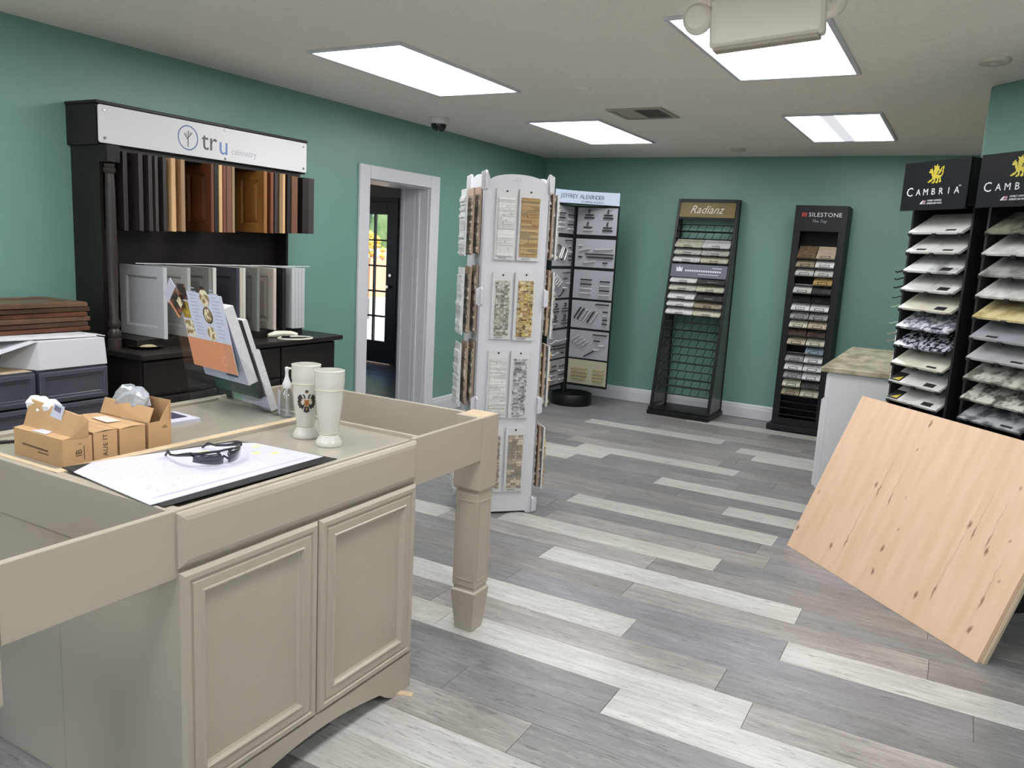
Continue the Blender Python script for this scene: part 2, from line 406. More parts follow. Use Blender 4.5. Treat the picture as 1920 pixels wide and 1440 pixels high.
pt = thing('planter', 'orange planter box with yellow flowers outside the glazed far door', 'planter', (-10.9, 13.2, .38))
box(-.34, .34, -.34, .34, -.43, 0).build('plinth', mat('concrete', (178, 172, 165), .9), pt)
b = MB(); hr = random.Random(9)
MB().sqlathe([(.26, 0), (.34, .75), (.34, .82), (.30, .82), (.29, .74)]).build('pot', mat('terracotta', (214, 150, 112), .7), pt)
for i in range(40): b.lathe([(.01, -.06), (.09, 0), (.01, .07)], (hr.uniform(-.34, .34), hr.uniform(-.34, .34), hr.uniform(.85, 1.35)), 6)
b.build('flowers', mat('yellow_flowers', (240, 188, 60), .7), pt, kind='stuff')
MB().tube([(0, 0, .7), (0, 0, 1.1)], .03).build('stem', hedge_m, pt)

# ------------------------------------------------------------------ ceiling fittings
M_FRAME = mat('troffer_frame', (205, 208, 216), .4)
def troffer(x, y, label, spine=False):
    t = thing('ceiling_light', label, 'light', (x, y, CZ), 0, 'recessed fluorescent ceiling lights')
    W, L = .315, .625
    f = MB()
    for a in ((-W, -W+.022, -L, L), (W-.022, W, -L, L), (-W+.022, W-.022, -L, -L+.022), (-W+.022, W-.022, L-.022, L)): f.box(*a, -.014, 0)
    f.build('frame', M_FRAME, t, bevel=.003)
    if not spine: box(-W+.022, W-.022, -L+.022, L-.022, -.008, -.004).build('diffuser', M_LENS, t)
    else:
        box(-W+.022, -.075, -L+.022, L-.022, -.008, -.004).build('diffuser', M_LENS, t)
        box(.015, W-.022, -L+.022, L-.022, -.008, -.004).build('diffuser', M_LENS, t)
        box(-.075, .015, -L+.022, L-.022, -.008, -.004).build('spine', M_LENS2, t)
    return t
troffer(-2.915, 3.985, 'long bright ceiling light panel nearest the teal left wall, above the dark hutch')
troffer(-2.855, 6.33, 'bright ceiling light panel just left of the air vent, towards the far corner')
troffer(-.922, 6.40, 'bright ceiling light panel with a dimmer stripe down its middle, near the far wall', True)
troffer(-.922, 3.985, 'bright ceiling light panel partly hidden by the white emergency light')
for x, y, s in ((-2.9, 1.5, 'behind the near left light'), (-.92, 1.5, 'directly overhead, behind the emergency light'), (-2.9, -.95, 'at the left, by the added front window'), (-.92, -.95, 'in the middle, by the added front window'), (1.2, 1.5, 'added on the right, overhead'), (1.2, -.95, 'added at the right, by the added window')):
    troffer(x, y, 'ceiling light panel out of the picture, ' + s)  # right-hand pair added to light the diagonal displays
# emergency light
el = thing('emergency_light', 'white boxy emergency light hanging crooked from the ceiling, round lamp head at its left', 'light', (-.762, 3.12, 2.448), 0, None, (0, R(-4.0), 0))
MB().rings(-.205, .205, -.095, .085, [(0, .004), (.012, -.012), (.03, -.016)], .06).build('housing', mat('emergency_plastic', (232, 227, 216), .45), el, bevel=.012, seg=3)
box(-.19, .19, -.006, .05, -.108, -.094).build('shaded_underside', mat('emergency_shadow', (170, 162, 148), .5), el, bevel=.004)  # underside strip, its shade put into a darker plastic colour
for sx, dy, dz in ((-.25, .01, .02), (.20, .16, .05)):
    h = MB().lathe([(.02, -.035), (.045, -.03), (.058, 0), (.055, .02), (.04, .034)], seg=20).build('lamp_head', mat('emergency_plastic', (232, 227, 216), .45), el, True, loc=(sx, dy, dz), rot=(R(90), 0, 0))
MB().tube([(-.2, .02, .03), (-.25, .02, .03)], .015).build('lamp_arm', M_WHITE, el); MB().tube([(.18, .05, .05), (.20, .14, .05)], .015).build('lamp_arm', M_WHITE, el)
box(-.06, .06, 0, .05, .085, .103).build('ceiling_mount', M_WHITE, el)
# air vent
vt = thing('air_vent', 'square ceiling air vent with grey louvres between the light panels', 'vent', (-2.13, 5.53, CZ))
f = MB()
for a in ((-.2, -.17, -.2, .2), (.17, .2, -.2, .2), (-.17, .17, -.2, -.17), (-.17, .17, .17, .2), (-.03, -.01, -.17, .17)): f.box(*a, -.012, 0)
f.build('frame', mat('vent_paint', (168, 162, 150), .5), vt)
box(-.17, .17, -.17, .17, -.004, -.001).build('shade_backing', mat('vent_shade', (26, 24, 22), .9), vt)  # black sheet stands in for the shade among the louvres
M_VENT = mat('vent_paint', (168, 162, 150), .5)
sl_a = MB().add([(-.065,-.006,-.003),(.065,-.006,-.003),(.065,.010,-.010),(-.065,.010,-.010),(-.065,-.004,-.001),(.065,-.004,-.001),(.065,.012,-.008),(-.065,.012,-.008)],
              [(0,3,2,1),(4,5,6,7),(0,1,5,4),(1,2,6,5),(2,3,7,6),(3,0,4,7)]).build('louvre', M_VENT, vt, loc=(-.10, -.15, 0))
sl_b = box(-.088, .088, -.0015, .0015, -.006, -.003).build('louvre', M_VENT, vt, loc=(.08, -.14, 0))
for i in range(1, 9):
    c = sl_a.copy(); col.objects.link(c); c.parent = vt; c.location = (-.10, -.15+.036*i, 0)
for i in range(1, 7):
    c = sl_b.copy(); col.objects.link(c); c.parent = vt; c.location = (.08, -.14+.047*i, 0)
# dome camera, detectors
dc = thing('dome_camera', 'small white dome camera with dark lens on the ceiling by the teal wall', 'camera', (-3.8, 5.43, CZ))
MB().lathe([(.078, 0), (.08, -.02), (.07, -.045), (.064, -.05)], seg=24).build('housing', M_WHITE, dc, True)
MB().lathe([(.062, -.05), (.06, -.07), (.048, -.092), (.028, -.105), (.005, -.11)], seg=24).build('dome', mat('smoked_dome', (16, 18, 24), .1, coat=.5), dc, True)
for x, y, l in ((-1.94, 7.455, 'round white smoke detector on the ceiling near the far wall'), (-.02, 4.487, 'round white smoke detector on the ceiling above the right wall corner')):
    s = thing('smoke_detector', l, 'smoke detector', (x, y, CZ))
    MB().lathe([(.068, 0), (.069, -.010), (.064, -.018), (.05, -.021)], seg=28).build('cover', mat('ivory_plastic', (205, 198, 186), .5), s, True)
    MB().lathe([(.02, -.021), (.018, -.024)], seg=16).build('test_button', M_WHITE, s, True)
tag(MB().lathe([(.05, 0), (.05, -.004), (.044, -.007)], (0, 0, 0), 24).build('cover_plate', M_CEIL, loc=(-2.2, 4.66, CZ)), 'faint round blank plate on the ceiling between the long light and the vent', 'cover plate')
bd = MB(); bd.M = dw.M
struct(bd.prism([(-a, z) for a, z in base_prof()], .012, 3.5, 'x').build('baseboard_diagonal', M_TRIM))
# ================================================================== KITCHEN ISLAND FRAME (foreground)
def panel_front(b, x0, x1, z0, z1, y=0.0, deep=.02, mi=0):
    """raised-moulding door or drawer front, facing -y, front at y-deep"""
    f = y-deep
    b.rings(x0, x1, z0, z1, [(0, f+.009), (.010, f), (.024, f), (.027, f+.006), (.032, f+.006), (.035, f+.0015), (.059, f+.0015), (.0615, f-.0015), (.066, f-.0015), (.071, f+.009), (.078, f+.013)], y, mi)
isl = thing('kitchen_island', 'large beige topless kitchen island with two cupboard doors in front and square legs', 'island', (-1.56, 1.68, 0))
IX = -1.56; ZT = .905
def I(b): b.M = Matrix.Translation((1.56, -1.68, 0)); return b    # world coordinates -> island local
# front cabinet body (open top, recessed dust panel) and back cabinet
CY0, CY1, CE = 1.212, 2.155, 2.205
b = I(MB())
b.box(-2.062, -1.565, CY0, CY0+.018, .0, ZT).box(-2.062, -1.565, CY1-.018, CY1, .0, ZT-.03).box(-2.062, -2.046, CY0, 2.2045, .74, ZT)
b.box(-1.583, -1.565, CY0+.018, CY1-.018, .745, ZT).box(-1.583, -1.565, CY0+.018, CY1-.018, .10, .13).box(-1.583, -1.565, CY0+.018, CY0+.055, .1, .75).box(-1.583, -1.565, CY1-.055, CY1-.018, .1, .75)
b.build('front_carcass', M_BEIGE, isl, bevel=.0015)

b = I(MB()).box(-2.575, -1.583, CE-.018, CE, .74, ZT).box(-2.575, -1.583, CY1, CE-.018, .74, .76); b.build('end_rail', M_BEIGE, isl, bevel=.0015)
I(MB()).box(-2.046, -1.583, CY0+.018, CE-.018, ZT-.022, ZT-.012).build('dust_panel', M_BEIGE_TOP, isl)
b = I(MB())
b.box(-2.575, -2.0632, CY0+.0005, CY0+.019, .0, ZT-.001).box(-2.575, -2.064, CY1-.018, CY1, .0, ZT-.03).box(-2.082, -2.064, CY0+.02, CE, .74, ZT-.001).box(-2.575, -2.557, CY0+.02, CE, .1, ZT-.001)
b.build('back_carcass', M_BEIGE, isl, bevel=.0015)
I(MB()).box(-2.557, -2.082, CY0+.021, CE-.018, ZT-.022, ZT-.012).build('dust_panel', M_BEIGE_TOP, isl)
I(MB()).box(-2.55, -1.583, 1.196, CY0, .748, ZT).build('side_cleat', M_BEIGE, isl, bevel=.0015)
I(MB()).box(-2.0815, -2.0465, CY0+.004, CE-.002, ZT-.001, ZT+.0012).build('raw_edge', M_RAW, isl)['label'] = 'bare wood top edge'
I(MB()).box(-2.557, -2.082, CY0+.004, CY0+.020, ZT-.001, ZT+.0008).build('raw_edge', M_RAW, isl)['label'] = 'bare wood top edge'
# false drawer front and two doors (face +x)
def face_part(fn, name, lab=None):
    q = MB(); q.M = Matrix.Translation((1.56-1.565, -1.68, 0)) @ Matrix.Rotation(R(90), 4, 'Z'); fn(q)
    return q.build(name, M_BEIGE, isl, bevel=.0012)
face_part(lambda q: q.rings(1.205, 2.157, .760, .900, [(0, -.010), (.010, -.018), (.02, -.0205), (.022, -.0205)], 0), 'drawer_front')
face_part(lambda q: panel_front(q, 1.206, 1.680, .132, .750, 0, .0215), 'door')
face_part(lambda q: panel_front(q, 1.684, 2.157, .132, .750, 0, .0215), 'door')
# arched valance
pts = [(CY0, .13), (CY0, 0), (CY0+.10, 0), (CY0+.14, .022)]
for k in range(0, 13):
    a = k/12; y = CY0+.17 + a*(CY1-CY0-.34); pts.append((y, .045 + .034*math.sin(math.pi*a)))
pts += [(CY1-.14, .022), (CY1-.10, 0), (CY1, 0), (CY1, .13)]
I(MB()).prism(pts, -1.565, -1.547, 'x').build('valance', M_BEIGE, isl, bevel=.0015)
# aprons
AZ0 = .735
def apron(*a, nm='apron'): return I(MB()).box(*a).build(nm, M_BEIGE, isl, bevel=.002)
apron(-1.582, -1.562, CY1+.001, 2.598, AZ0, ZT)
apron(-1.582, -1.562, .80, CY0, AZ0, ZT)
apron(-2.595, -2.577, .80, 2.60, AZ0, ZT)
apron(-2.47, -1.675, 2.652, 2.672, AZ0, ZT)
apron(-2.47, -1.675, .725, .745, AZ0, ZT)
# square legs: block, collar, recessed shaft, spade foot
def leg(x, y, label=None):
    h = .0625; z = ZT
    b = MB().sqlathe([(.0, .0), (.040, .0), (.042, .004), (.057, .168), (.057, .172), (.049, .178), (.049, .19), (.053, .196), (.053, .203), (.053, .575), (.053, .583), (.050, .592),
                      (.050, .60), (.060, .606), (.0625, .612), (.0625, z)])
    o = b.build('leg', M_BEIGE, isl, loc=(x+1.56, y-1.68, 0), bevel=.0018)
    q = MB()     # applied panel mouldings on the four faces of the shaft
    for k in range(4):
        q.M = Matrix.Rotation(k*math.pi/2, 4, 'Z')
        for a in ((-.043, -.036, .22, .56), (.036, .043, .22, .56), (-.036, .036, .22, .227), (-.036, .036, .553, .56)): q.box(a[0], a[1], -.0555, -.052, a[2], a[3])
    q.build('moulding', M_BEIGE, o, bevel=.001)
    return o
l1 = leg(IX-.0625, 2.66); leg(IX-.0625, .735); leg(-2.545, 2.66); leg(-2.545, .735)
I(MB()).box(-1.675, -1.565, 2.605, 2.715, ZT, ZT+.0012).build('raw_edge', M_RAW, isl)['label'] = 'chipped bare wood on top of the right front leg'

# ================================================================== THINGS ON THE ISLAND
ST = ZT-.012      # recessed surface height
# paper sheets on a black folder
fo = MB().prism([(-2.078, 1.246), (-1.600, 1.204), (-1.580, 1.790), (-1.966, 1.748)], ZT+.0014, ZT+.0042, 'z').build('folder', M_BLACKM, None, bevel=.001)
tag(fo, 'black folder lying open under the white paper sheets on the island', 'folder')
sh = MB()
P4 = [(-2.009, 1.236), (-1.630, 1.188), (-1.624, 1.776), (-1.890, 1.758), (-1.952, 1.712), (-2.058, 1.322)]
sh.prism(P4, ZT+.0045, ZT+.0058, 'z')
sh = sh.build('paper_sheet', M_PAPER); tag(sh, 'large white plan sheet on the black folder, sunglasses lying on it', 'paper')
def lerp2(u, v):      # u along the long side, v from front edge to back
    a = Vector((-1.632, 1.190)).lerp(Vector((-1.622, 1.782)), u); c = Vector((-2.022, 1.240)).lerp(Vector((-1.940, 1.768)), u)
    return a.lerp(c, v)
pz = ZT+.0060
ink = MB(); prr = random.Random(4)
def inkq(u0, u1, v0, v1, b, mi=0):
    q = [lerp2(u0, v0), lerp2(u1, v0), lerp2(u1, v1), lerp2(u0, v1)]
    b.add([(p.x, p.y, pz) for p in q], [(0, 1, 2, 3)], mi)
inkq(.05, .93, .085, .095, ink); inkq(.05, .93, .10, .103, ink)
for i in range(46):
    u, v = prr.uniform(.06, .9), prr.uniform(.16, .92); inkq(u, u+prr.uniform(.01, .035), v, v+.008, ink)
ink.build('print', mat('pale_ink', (158, 160, 186), .6), sh, kind='stuff')
hl = MB()
for u, v, du, dv in ((.62, .80, .07, .09), (.80, .50, .05, .07), (.86, .18+.2, .05, .06), (.90, .70, .06, .05)): inkq(u, u+du, v, v+dv, hl)
hl.build('highlight', mat('highlighter', (216, 224, 140), .6), sh, kind='stuff')
# sunglasses: front faces +x, temples reach back to -x
sg = thing('sunglasses', 'dark wraparound sunglasses lying on the white plan sheet', 'sunglasses', (-1.795, 1.535, ZT+.0062), R(-4))
M_LENSD = mat('dark_lens', (44, 48, 54), .08, coat=.6); M_SGF = mat('sunglass_frame', (38, 40, 45), .28)
def lens(s):
    b = MB(); vs = []; n = 9
    for i in range(n):
        a = i/(n-1); y = s*(.008 + .064*a); x = .026 - .034*a**2.2
        hgt = .036*(1-.45*a**3) if i else .022
        z0 = .004 + .010*a**2; vs += [(x, y, z0), (x-.002+.004, y, z0+hgt*.6), (x-.005, y, z0+hgt)]
    fs = []
    for i in range(n-1):
        for k in range(2): fs.append((i*3+k, i*3+3+k, i*3+4+k, i*3+1+k))
    b.add(vs, fs); o = b.build('lens', M_LENSD, sg, True)
    so = o.modifiers.new('solid', 'SOLIDIFY'); so.thickness = .0022
lens(1); lens(-1)
fr = MB(); arc = []
for i in range(21):
    a = (i-10)/10; arc.append((.022 - .034*abs(a)**2.2, .073*a, .038 - .003*abs(a)))
fr.tube(arc, .003); fr.build('brow_bar', M_SGF, sg, True)
MB().tube([(.024, -.012, .012), (.018, 0, .022), (.024, .012, .012)], .003).build('nose_bridge', M_SGF, sg, True)
for s in (-1, 1):
    MB().tube([(-.010, s*.073, .034), (-.03, s*.076, .030), (-.07, s*.074, .020), (-.105, s*.068, .014), (-.128, s*.060, .018), (-.146, s*.055, .003)], [.0055, .005, .0035, .003, .0035, .003]).build('temple', M_SGF, sg, True)
sg.scale = (1.12, 1.12, 1.12)
sm_ = thing('wood_shim', 'tiny pale wooden shim lying at the right front foot of the beige island', 'shim', (-1.53, 2.10, .0), R(25))
MB().prism([(-.03, 0), (.03, 0), (.03, .002), (-.03, .007)], -.012, .012, 'y').build('wedge', M_RAW, sm_)
# two porcelain vases
def vase(name, x, y, label, emblem):
    t = thing(name, label, 'vase', (x, y, ST), R(-40), 'tall porcelain vases')
    prof = [(.030, 0), (.043, .001), (.044, .006), (.041, .016), (.033, .030), (.029, .038), (.030, .041), (.0305, .044), (.0315, .06), (.036, .085), (.0405, .12), (.0435, .155), (.0445, .178), (.046, .184), (.046, .189), (.0455, .192),
            (.0475, .198), (.0485, .215), (.048, .236), (.0485, .244), (.049, .249), (.045, .250), (.043, .236), (.040, .20), (.036, .14), (.02, .09)]
    MB().lathe(prof, seg=40).build('body', mat('porcelain', (202, 199, 190), .22, coat=.3), t, True)
    for z, r in ((.0415, .0308), (.186, .0466)):
        MB().lathe([(r, -.0016), (r+.0008, 0), (r, .0016)], (0, 0, z), 40, caps=False).build('gilt_band', mat('gilt', (206, 196, 170), .3, metal=.2), t, True)
    if emblem:
        M_EA = mat('emblem_black', (34, 33, 34), .35); M_EG = mat('emblem_gold', (172, 128, 62), .35); M_ER = mat('emblem_red', (150, 88, 62), .35)
        e = MB()
        def wrap(poly, mi, off=.0007):
            cx = sum(p[0] for p in poly)/len(poly); cz = sum(p[1] for p in poly)/len(poly)
            vs = []
            for px, pz_ in [(cx, cz)]+list(poly):
                z = .090 + pz_*.080; rr = .0366 + (z-.085)*.108 - max(0, z-.12)*.04 + off; a = px*.068/rr
                vs.append((rr*math.sin(a), -rr*math.cos(a), z))
            n = len(poly); e.add(vs, [(0, 1+i, 1+(i+1) % n) for i in range(n)], mi)
        for s in (-1, 1):
            wing = [(s*.06,.56),(s*.2,.66),(s*.3,.80),(s*.40,.74),(s*.47,.62),(s*.42,.56),(s*.48,.47),(s*.42,.42),(s*.46,.33),(s*.38,.30),(s*.38,.2),(s*.28,.22),(s*.2,.14),(s*.1,.3)]
            wrap(wing, 0)
            wrap([(s*.04,.62),(s*.10,.78),(s*.2,.82),(s*.24,.76),(s*.15,.74),(s*.12,.62)], 0)
            for q in range(4): wrap([(s*(.2+.05*q),.60-.1*q),(s*(.27+.04*q),.62-.1*q),(s*(.22+.03*q),.50-.08*q)], 1, .0012)
        wrap([(-.05,.84),(-.09,.93),(0,1.0),(.09,.93),(.05,.84)], 0); wrap([(-.04,.86),(0,.93),(.04,.86)], 1, .0012)
        wrap([(-.12,.58),(.12,.58),(.12,.36),(0,.26),(-.12,.36)], 1, .0010); wrap([(-.07,.53),(.07,.53),(.07,.38),(0,.32),(-.07,.38)], 2, .0014)
        wrap([(-.10,.28),(.10,.28),(.15,.06),(0,0),(-.15,.06)], 0); wrap([(-.04,.22),(.04,.22),(0,.07)], 1, .0012)
        e.build('eagle_emblem', [M_EA, M_EG, M_ER], t)['label'] = 'black and gold double-headed eagle crest'
    return t
v1 = vase('vase', -1.885, 1.975, 'tall white porcelain vase with a black and gold eagle crest on the island', True)
v1.rotation_euler[2] = R(47)
vase('vase', -1.752, 1.943, 'tall plain white porcelain vase at the island front, right of the crested one', False)
# hand sanitizer
hs = thing('sanitizer_bottle', 'clear pump bottle of hand sanitizer beside the crested white vase', 'bottle', (-2.146, 2.148, ST), R(30))
hb_ = MB(); prof = [(.004, 0), (.021, 0), (.0235, .004), (.0235, .075), (.020, .092), (.012, .104), (.011, .112)]
hb_.lathe(prof, seg=20).build('bottle', glass('bottle_plastic', (.88, .91, .925), .16, .05), hs, True)
MB().lathe([(.002, .006), (.018, .006), (.0205, .010), (.0205, .066), (.002, .066)], seg=20, caps=False).build('gel', glass('sanitizer_gel', (.94, .96, .97), .06, .1), hs, True)
MB().lathe([(.014, .110), (.015, .112), (.016, .128), (.010, .142), (.0065, .156), (.0055, .172), (.0075, .178), (.0075, .188), (.003, .191)], seg=18).build('pump', M_WHITE, hs, True)
MB().tube([(0, 0, .185), (.028, 0, .185), (.034, 0, .178)], [.0045, .004, .0035]).build('spout', M_WHITE, hs, True)
MB().tube([(0, 0, .01), (0, 0, .11)], .002).build('dip_tube', M_WHITE, hs)
# clear leaflet stand next to the bottle holding a white card
cs = thing('card_holder', 'tiny clear card stand with a white card, left of the sanitizer bottle', 'card holder', (-2.195, 2.160, ST), R(-35))
MB().box(-.022, .022, 0, .0025, 0, .11).box(-.022, .022, -.03, .0, 0, .0025).build('stand', M_CLEAR, cs)
box(-.02, .02, -.0025, -.0005, .005, .095).build('card', M_PAPER, cs)
# tiered brochure holder (seen from behind)
BH = (-2.545, 2.221, ST); BHR = R(-10.66)
bh = thing('brochure_holder', 'tiered clear acrylic brochure holder standing on the island', 'brochure holder', BH, BHR)
W = .31
tiers = [((-.140, .157), (-.205, .445), .010), ((-.094, .115), (-.194, .400), .038), ((-.045, .058), (-.144, .348), .050), ((0, .004), (-.080, .237), .030)]
ac = MB()
for (y0, z0), (y1, z1), th in tiers:
    f = .5; ym, zm = y0+(y1-y0)*f, z0+(z1-z0)*f
    ac.quadprism((-.004, y0+.004, z0-.003), (W+.004, y0+.004, z0-.003), (W+.004, ym+.004, zm), (-.004, ym+.004, zm), (0, .002, .0008))
    ac.box(-.004, W+.004, y0-.03, y0+.004, z0-.006, z0-.004)
ac.build('pockets', M_CLEAR, bh)
for xx in (-.006, W+.004): MB().quadprism((xx, -.150, 0), (xx, -.205, .30), (xx, -.02, .10), (xx, .0, 0), (.002, 0, 0)).build('side_panel', M_CLEAR, bh)
MB().box(-.006, W+.006, -.158, -.155, 0, .155).build('back_panel', M_CLEAR, bh)
BL_ = [('brochure_menu', 'brochure with food photos and an orange band, tallest in the acrylic holder'), ('brochure_white', 'thick white brochure just behind the orange banded one in the holder'),
       ('brochure_dark', 'dark green and black brochure stack in the middle of the acrylic holder'), ('brochure_short', 'shortest white and grey brochure in the acrylic holder, right by the bottle')]
M_ORANGE = mat('orange_print', (222, 150, 112), .5); M_FOOD = mat('food_photo', (150, 122, 80), .5, c2=(236, 226, 196), scale=60, lo=.45, hi=.55); M_FOODD = mat('food_photo_dark', (46, 34, 28), .5, c2=(150, 96, 70), scale=45, lo=.5, hi=.6)
M_GREEN = mat('green_print', (40, 74, 66), .4); M_LAV = mat('lavender_paper', (208, 210, 228), .5); M_PGRAY = mat('gray_print', (164, 166, 172), .5, c2=(120, 122, 128), scale=40); M_FOODY = mat('food_photo_yellow', (196, 164, 58), .5, c2=(120, 90, 50), scale=50)
def sheet_frame(t):
    (y0, z0), (y1, z1), th = t
    d = Vector((0, y1-y0, z1-z0)); L = d.length; d.normalize(); n = Vector((0, -d.z, d.y))       # n points to the viewer side (-y, up)
    M = Matrix(((1, 0, 0, 0), (0, -n.y, d.y, y0), (0, -n.z, d.z, z0), (0, 0, 0, 1)))            # local x width, y away, z up the sheet
    return M, L
worldM = Matrix.Translation(BH) @ Matrix.Rotation(BHR, 4, 'Z')
for i, t in enumerate(tiers):
    M, L = sheet_frame(t); th = t[2]
    e = thing('brochure', BL_[i][1], 'brochure', (0, 0, 0), 0, 'brochures in the acrylic holder'); e.matrix_world = worldM @ M
    body = [M_LAV, M_PAPER, M_GREEN, M_PGRAY][i]
    if i == 0:
        MB().box(0, W, 0, .0016, 0, L).build('cover', M_LAV, e)
        box(.0, W, -.0006, 0, 0, .115).build('orange_band', M_ORANGE, e)
        MB().lathe([(.016, 0), (.018, 0), (.018, .0003), (.016, .0003)], seg=20, caps=False).build('ring_mark', mat('pale_orange', (236, 190, 160), .5), e, loc=(.24, -.0008, .045), rot=(R(90), 0, 0))
        for (x0, x1, z0, z1, mm) in ((.006, .066, .262, .322, M_FOODD), (.006, .060, .19, .255, M_FOODY), (.006, .066, .122, .182, M_FOOD), (.165, .205, .262, .322, M_FOODD)):
            box(x0, x1, -.0007, 0, z0, z1).build('photo', mm, e)
        for zz, rr in ((.28, .032), (.215, .032), (.145, .028)):
            MB().lathe([(.001, 0), (rr, 0), (rr, .0006), (.001, .0008)], seg=20).build('dish_photo', M_FOOD, e, loc=(.19, -.0008, zz), rot=(R(90), 0, 0))
        MB().lathe([(.0262, 0), (.031, 0), (.031, .0003), (.0262, .0003)], seg=20, caps=False).build('dish_rim', M_FOODD, e, loc=(.19, -.0016, .215), rot=(R(90), 0, 0))
        b = MB()
        for q in range(14):
            for xx in (.085, .235): b.box(xx, xx+prr.uniform(.03, .055), -.0004, 0, .135+.0135*q, .139+.0135*q)
        b.build('print', mat('pale_ink2', (176, 182, 206), .6), e, kind='stuff')
    elif i == 1:
        box(0, W, 0, th, 0, L).build('pages', mat('page_edges', (206, 205, 206), .6, var=.08, scale=80), e)
        box(0.0, W, -.0008, 0, 0, L).build('cover', M_LAV, e)
        b = MB().box(.17, .25, -.0013, -.0008, .022, .030); b.build('print', mat('ink_dark', (60, 66, 88), .6), e)
    elif i == 2:
        box(0, W*.97, 0, th*.55, 0, L).build('pages', mat('dark_pages', (34, 36, 38), .5), e)
        box(0, W*.97, th*.56, th*.95, .0, L-.004).build('pages', mat('page_edges', (206, 205, 206), .6), e)
        box(0, W*.97, -.0008, 0, 0, .16).build('cover', M_GREEN, e)
    else:
        box(0, W, .001, th, 0, L).build('pages', mat('page_edges', (206, 205, 206), .6), e)
        box(0, W, 0, .001, 0, L).build('cover', M_PGRAY, e)
        box(.10, W, -.0008, 0, .012, .06).build('print', M_LAV, e); box(.06, .12, -.001, -.0002, .012, .05).build('print', mat('mint_print', (150, 196, 170), .5), e)
        box(0, .05, -.0009, 0, .0, .05).build('print', M_BLACKM, e)
# folded leaflet curling at the top left of the holder
lf = thing('leaflet', 'small folded leaflet tucked at the top left corner of the orange banded brochure', 'leaflet', (0, 0, 0)); M, L = sheet_frame(tiers[0])
lf.matrix_world = worldM @ M @ Matrix.Translation((-.020, -.006, .262)) @ Matrix.Rotation(R(-40), 4, 'Y')
box(-.048, .040, 0, .0015, -.055, .022).build('page', M_FOODD, lf); box(-.058, .050, -.001, .0008, .020, .062).build('cover', M_PAPER, lf); box(-.050, -.040, -.0012, .001, -.058, .02).build('edge', M_ORANGE, lf)
box(.0, .034, -.0005, 0, -.045, -.012).build('photo', M_FOOD, lf)
# white booklet
bk = thing('booklet', 'thin white booklet with a dark cover strip lying beside the cardboard boxes', 'booklet', (-2.395, 1.855, ST), R(-5))
box(-.075, .075, -.065, .05, 0, .010).build('pages', M_PAPER, bk); box(-.076, .076, -.066, .051, .010, .0115).build('cover', mat('booklet_cover', (206, 206, 220), .4), bk)
box(-.07, .03, -.03, .03, .0115, .0122).build('cover_photo', mat('booklet_dark', (62, 60, 84), .4), bk)
# black pen
pn = thing('pen', 'black pen lying at the left edge of the island behind the boxes', 'pen', (-2.475, 1.335, ST+.005), R(68))
MB().tube([(-.055, 0, 0), (.04, 0, 0)], .0048).build('barrel', M_BLACKM, pn, True); MB().tube([(.04, 0, 0), (.055, 0, 0), (.064, 0, -.002)], [.0044, .003, .0008]).build('tip', M_CHROME, pn, True)
MB().box(-.05, -.012, -.001, .001, .005, .007).build('clip', M_CHROME, pn)
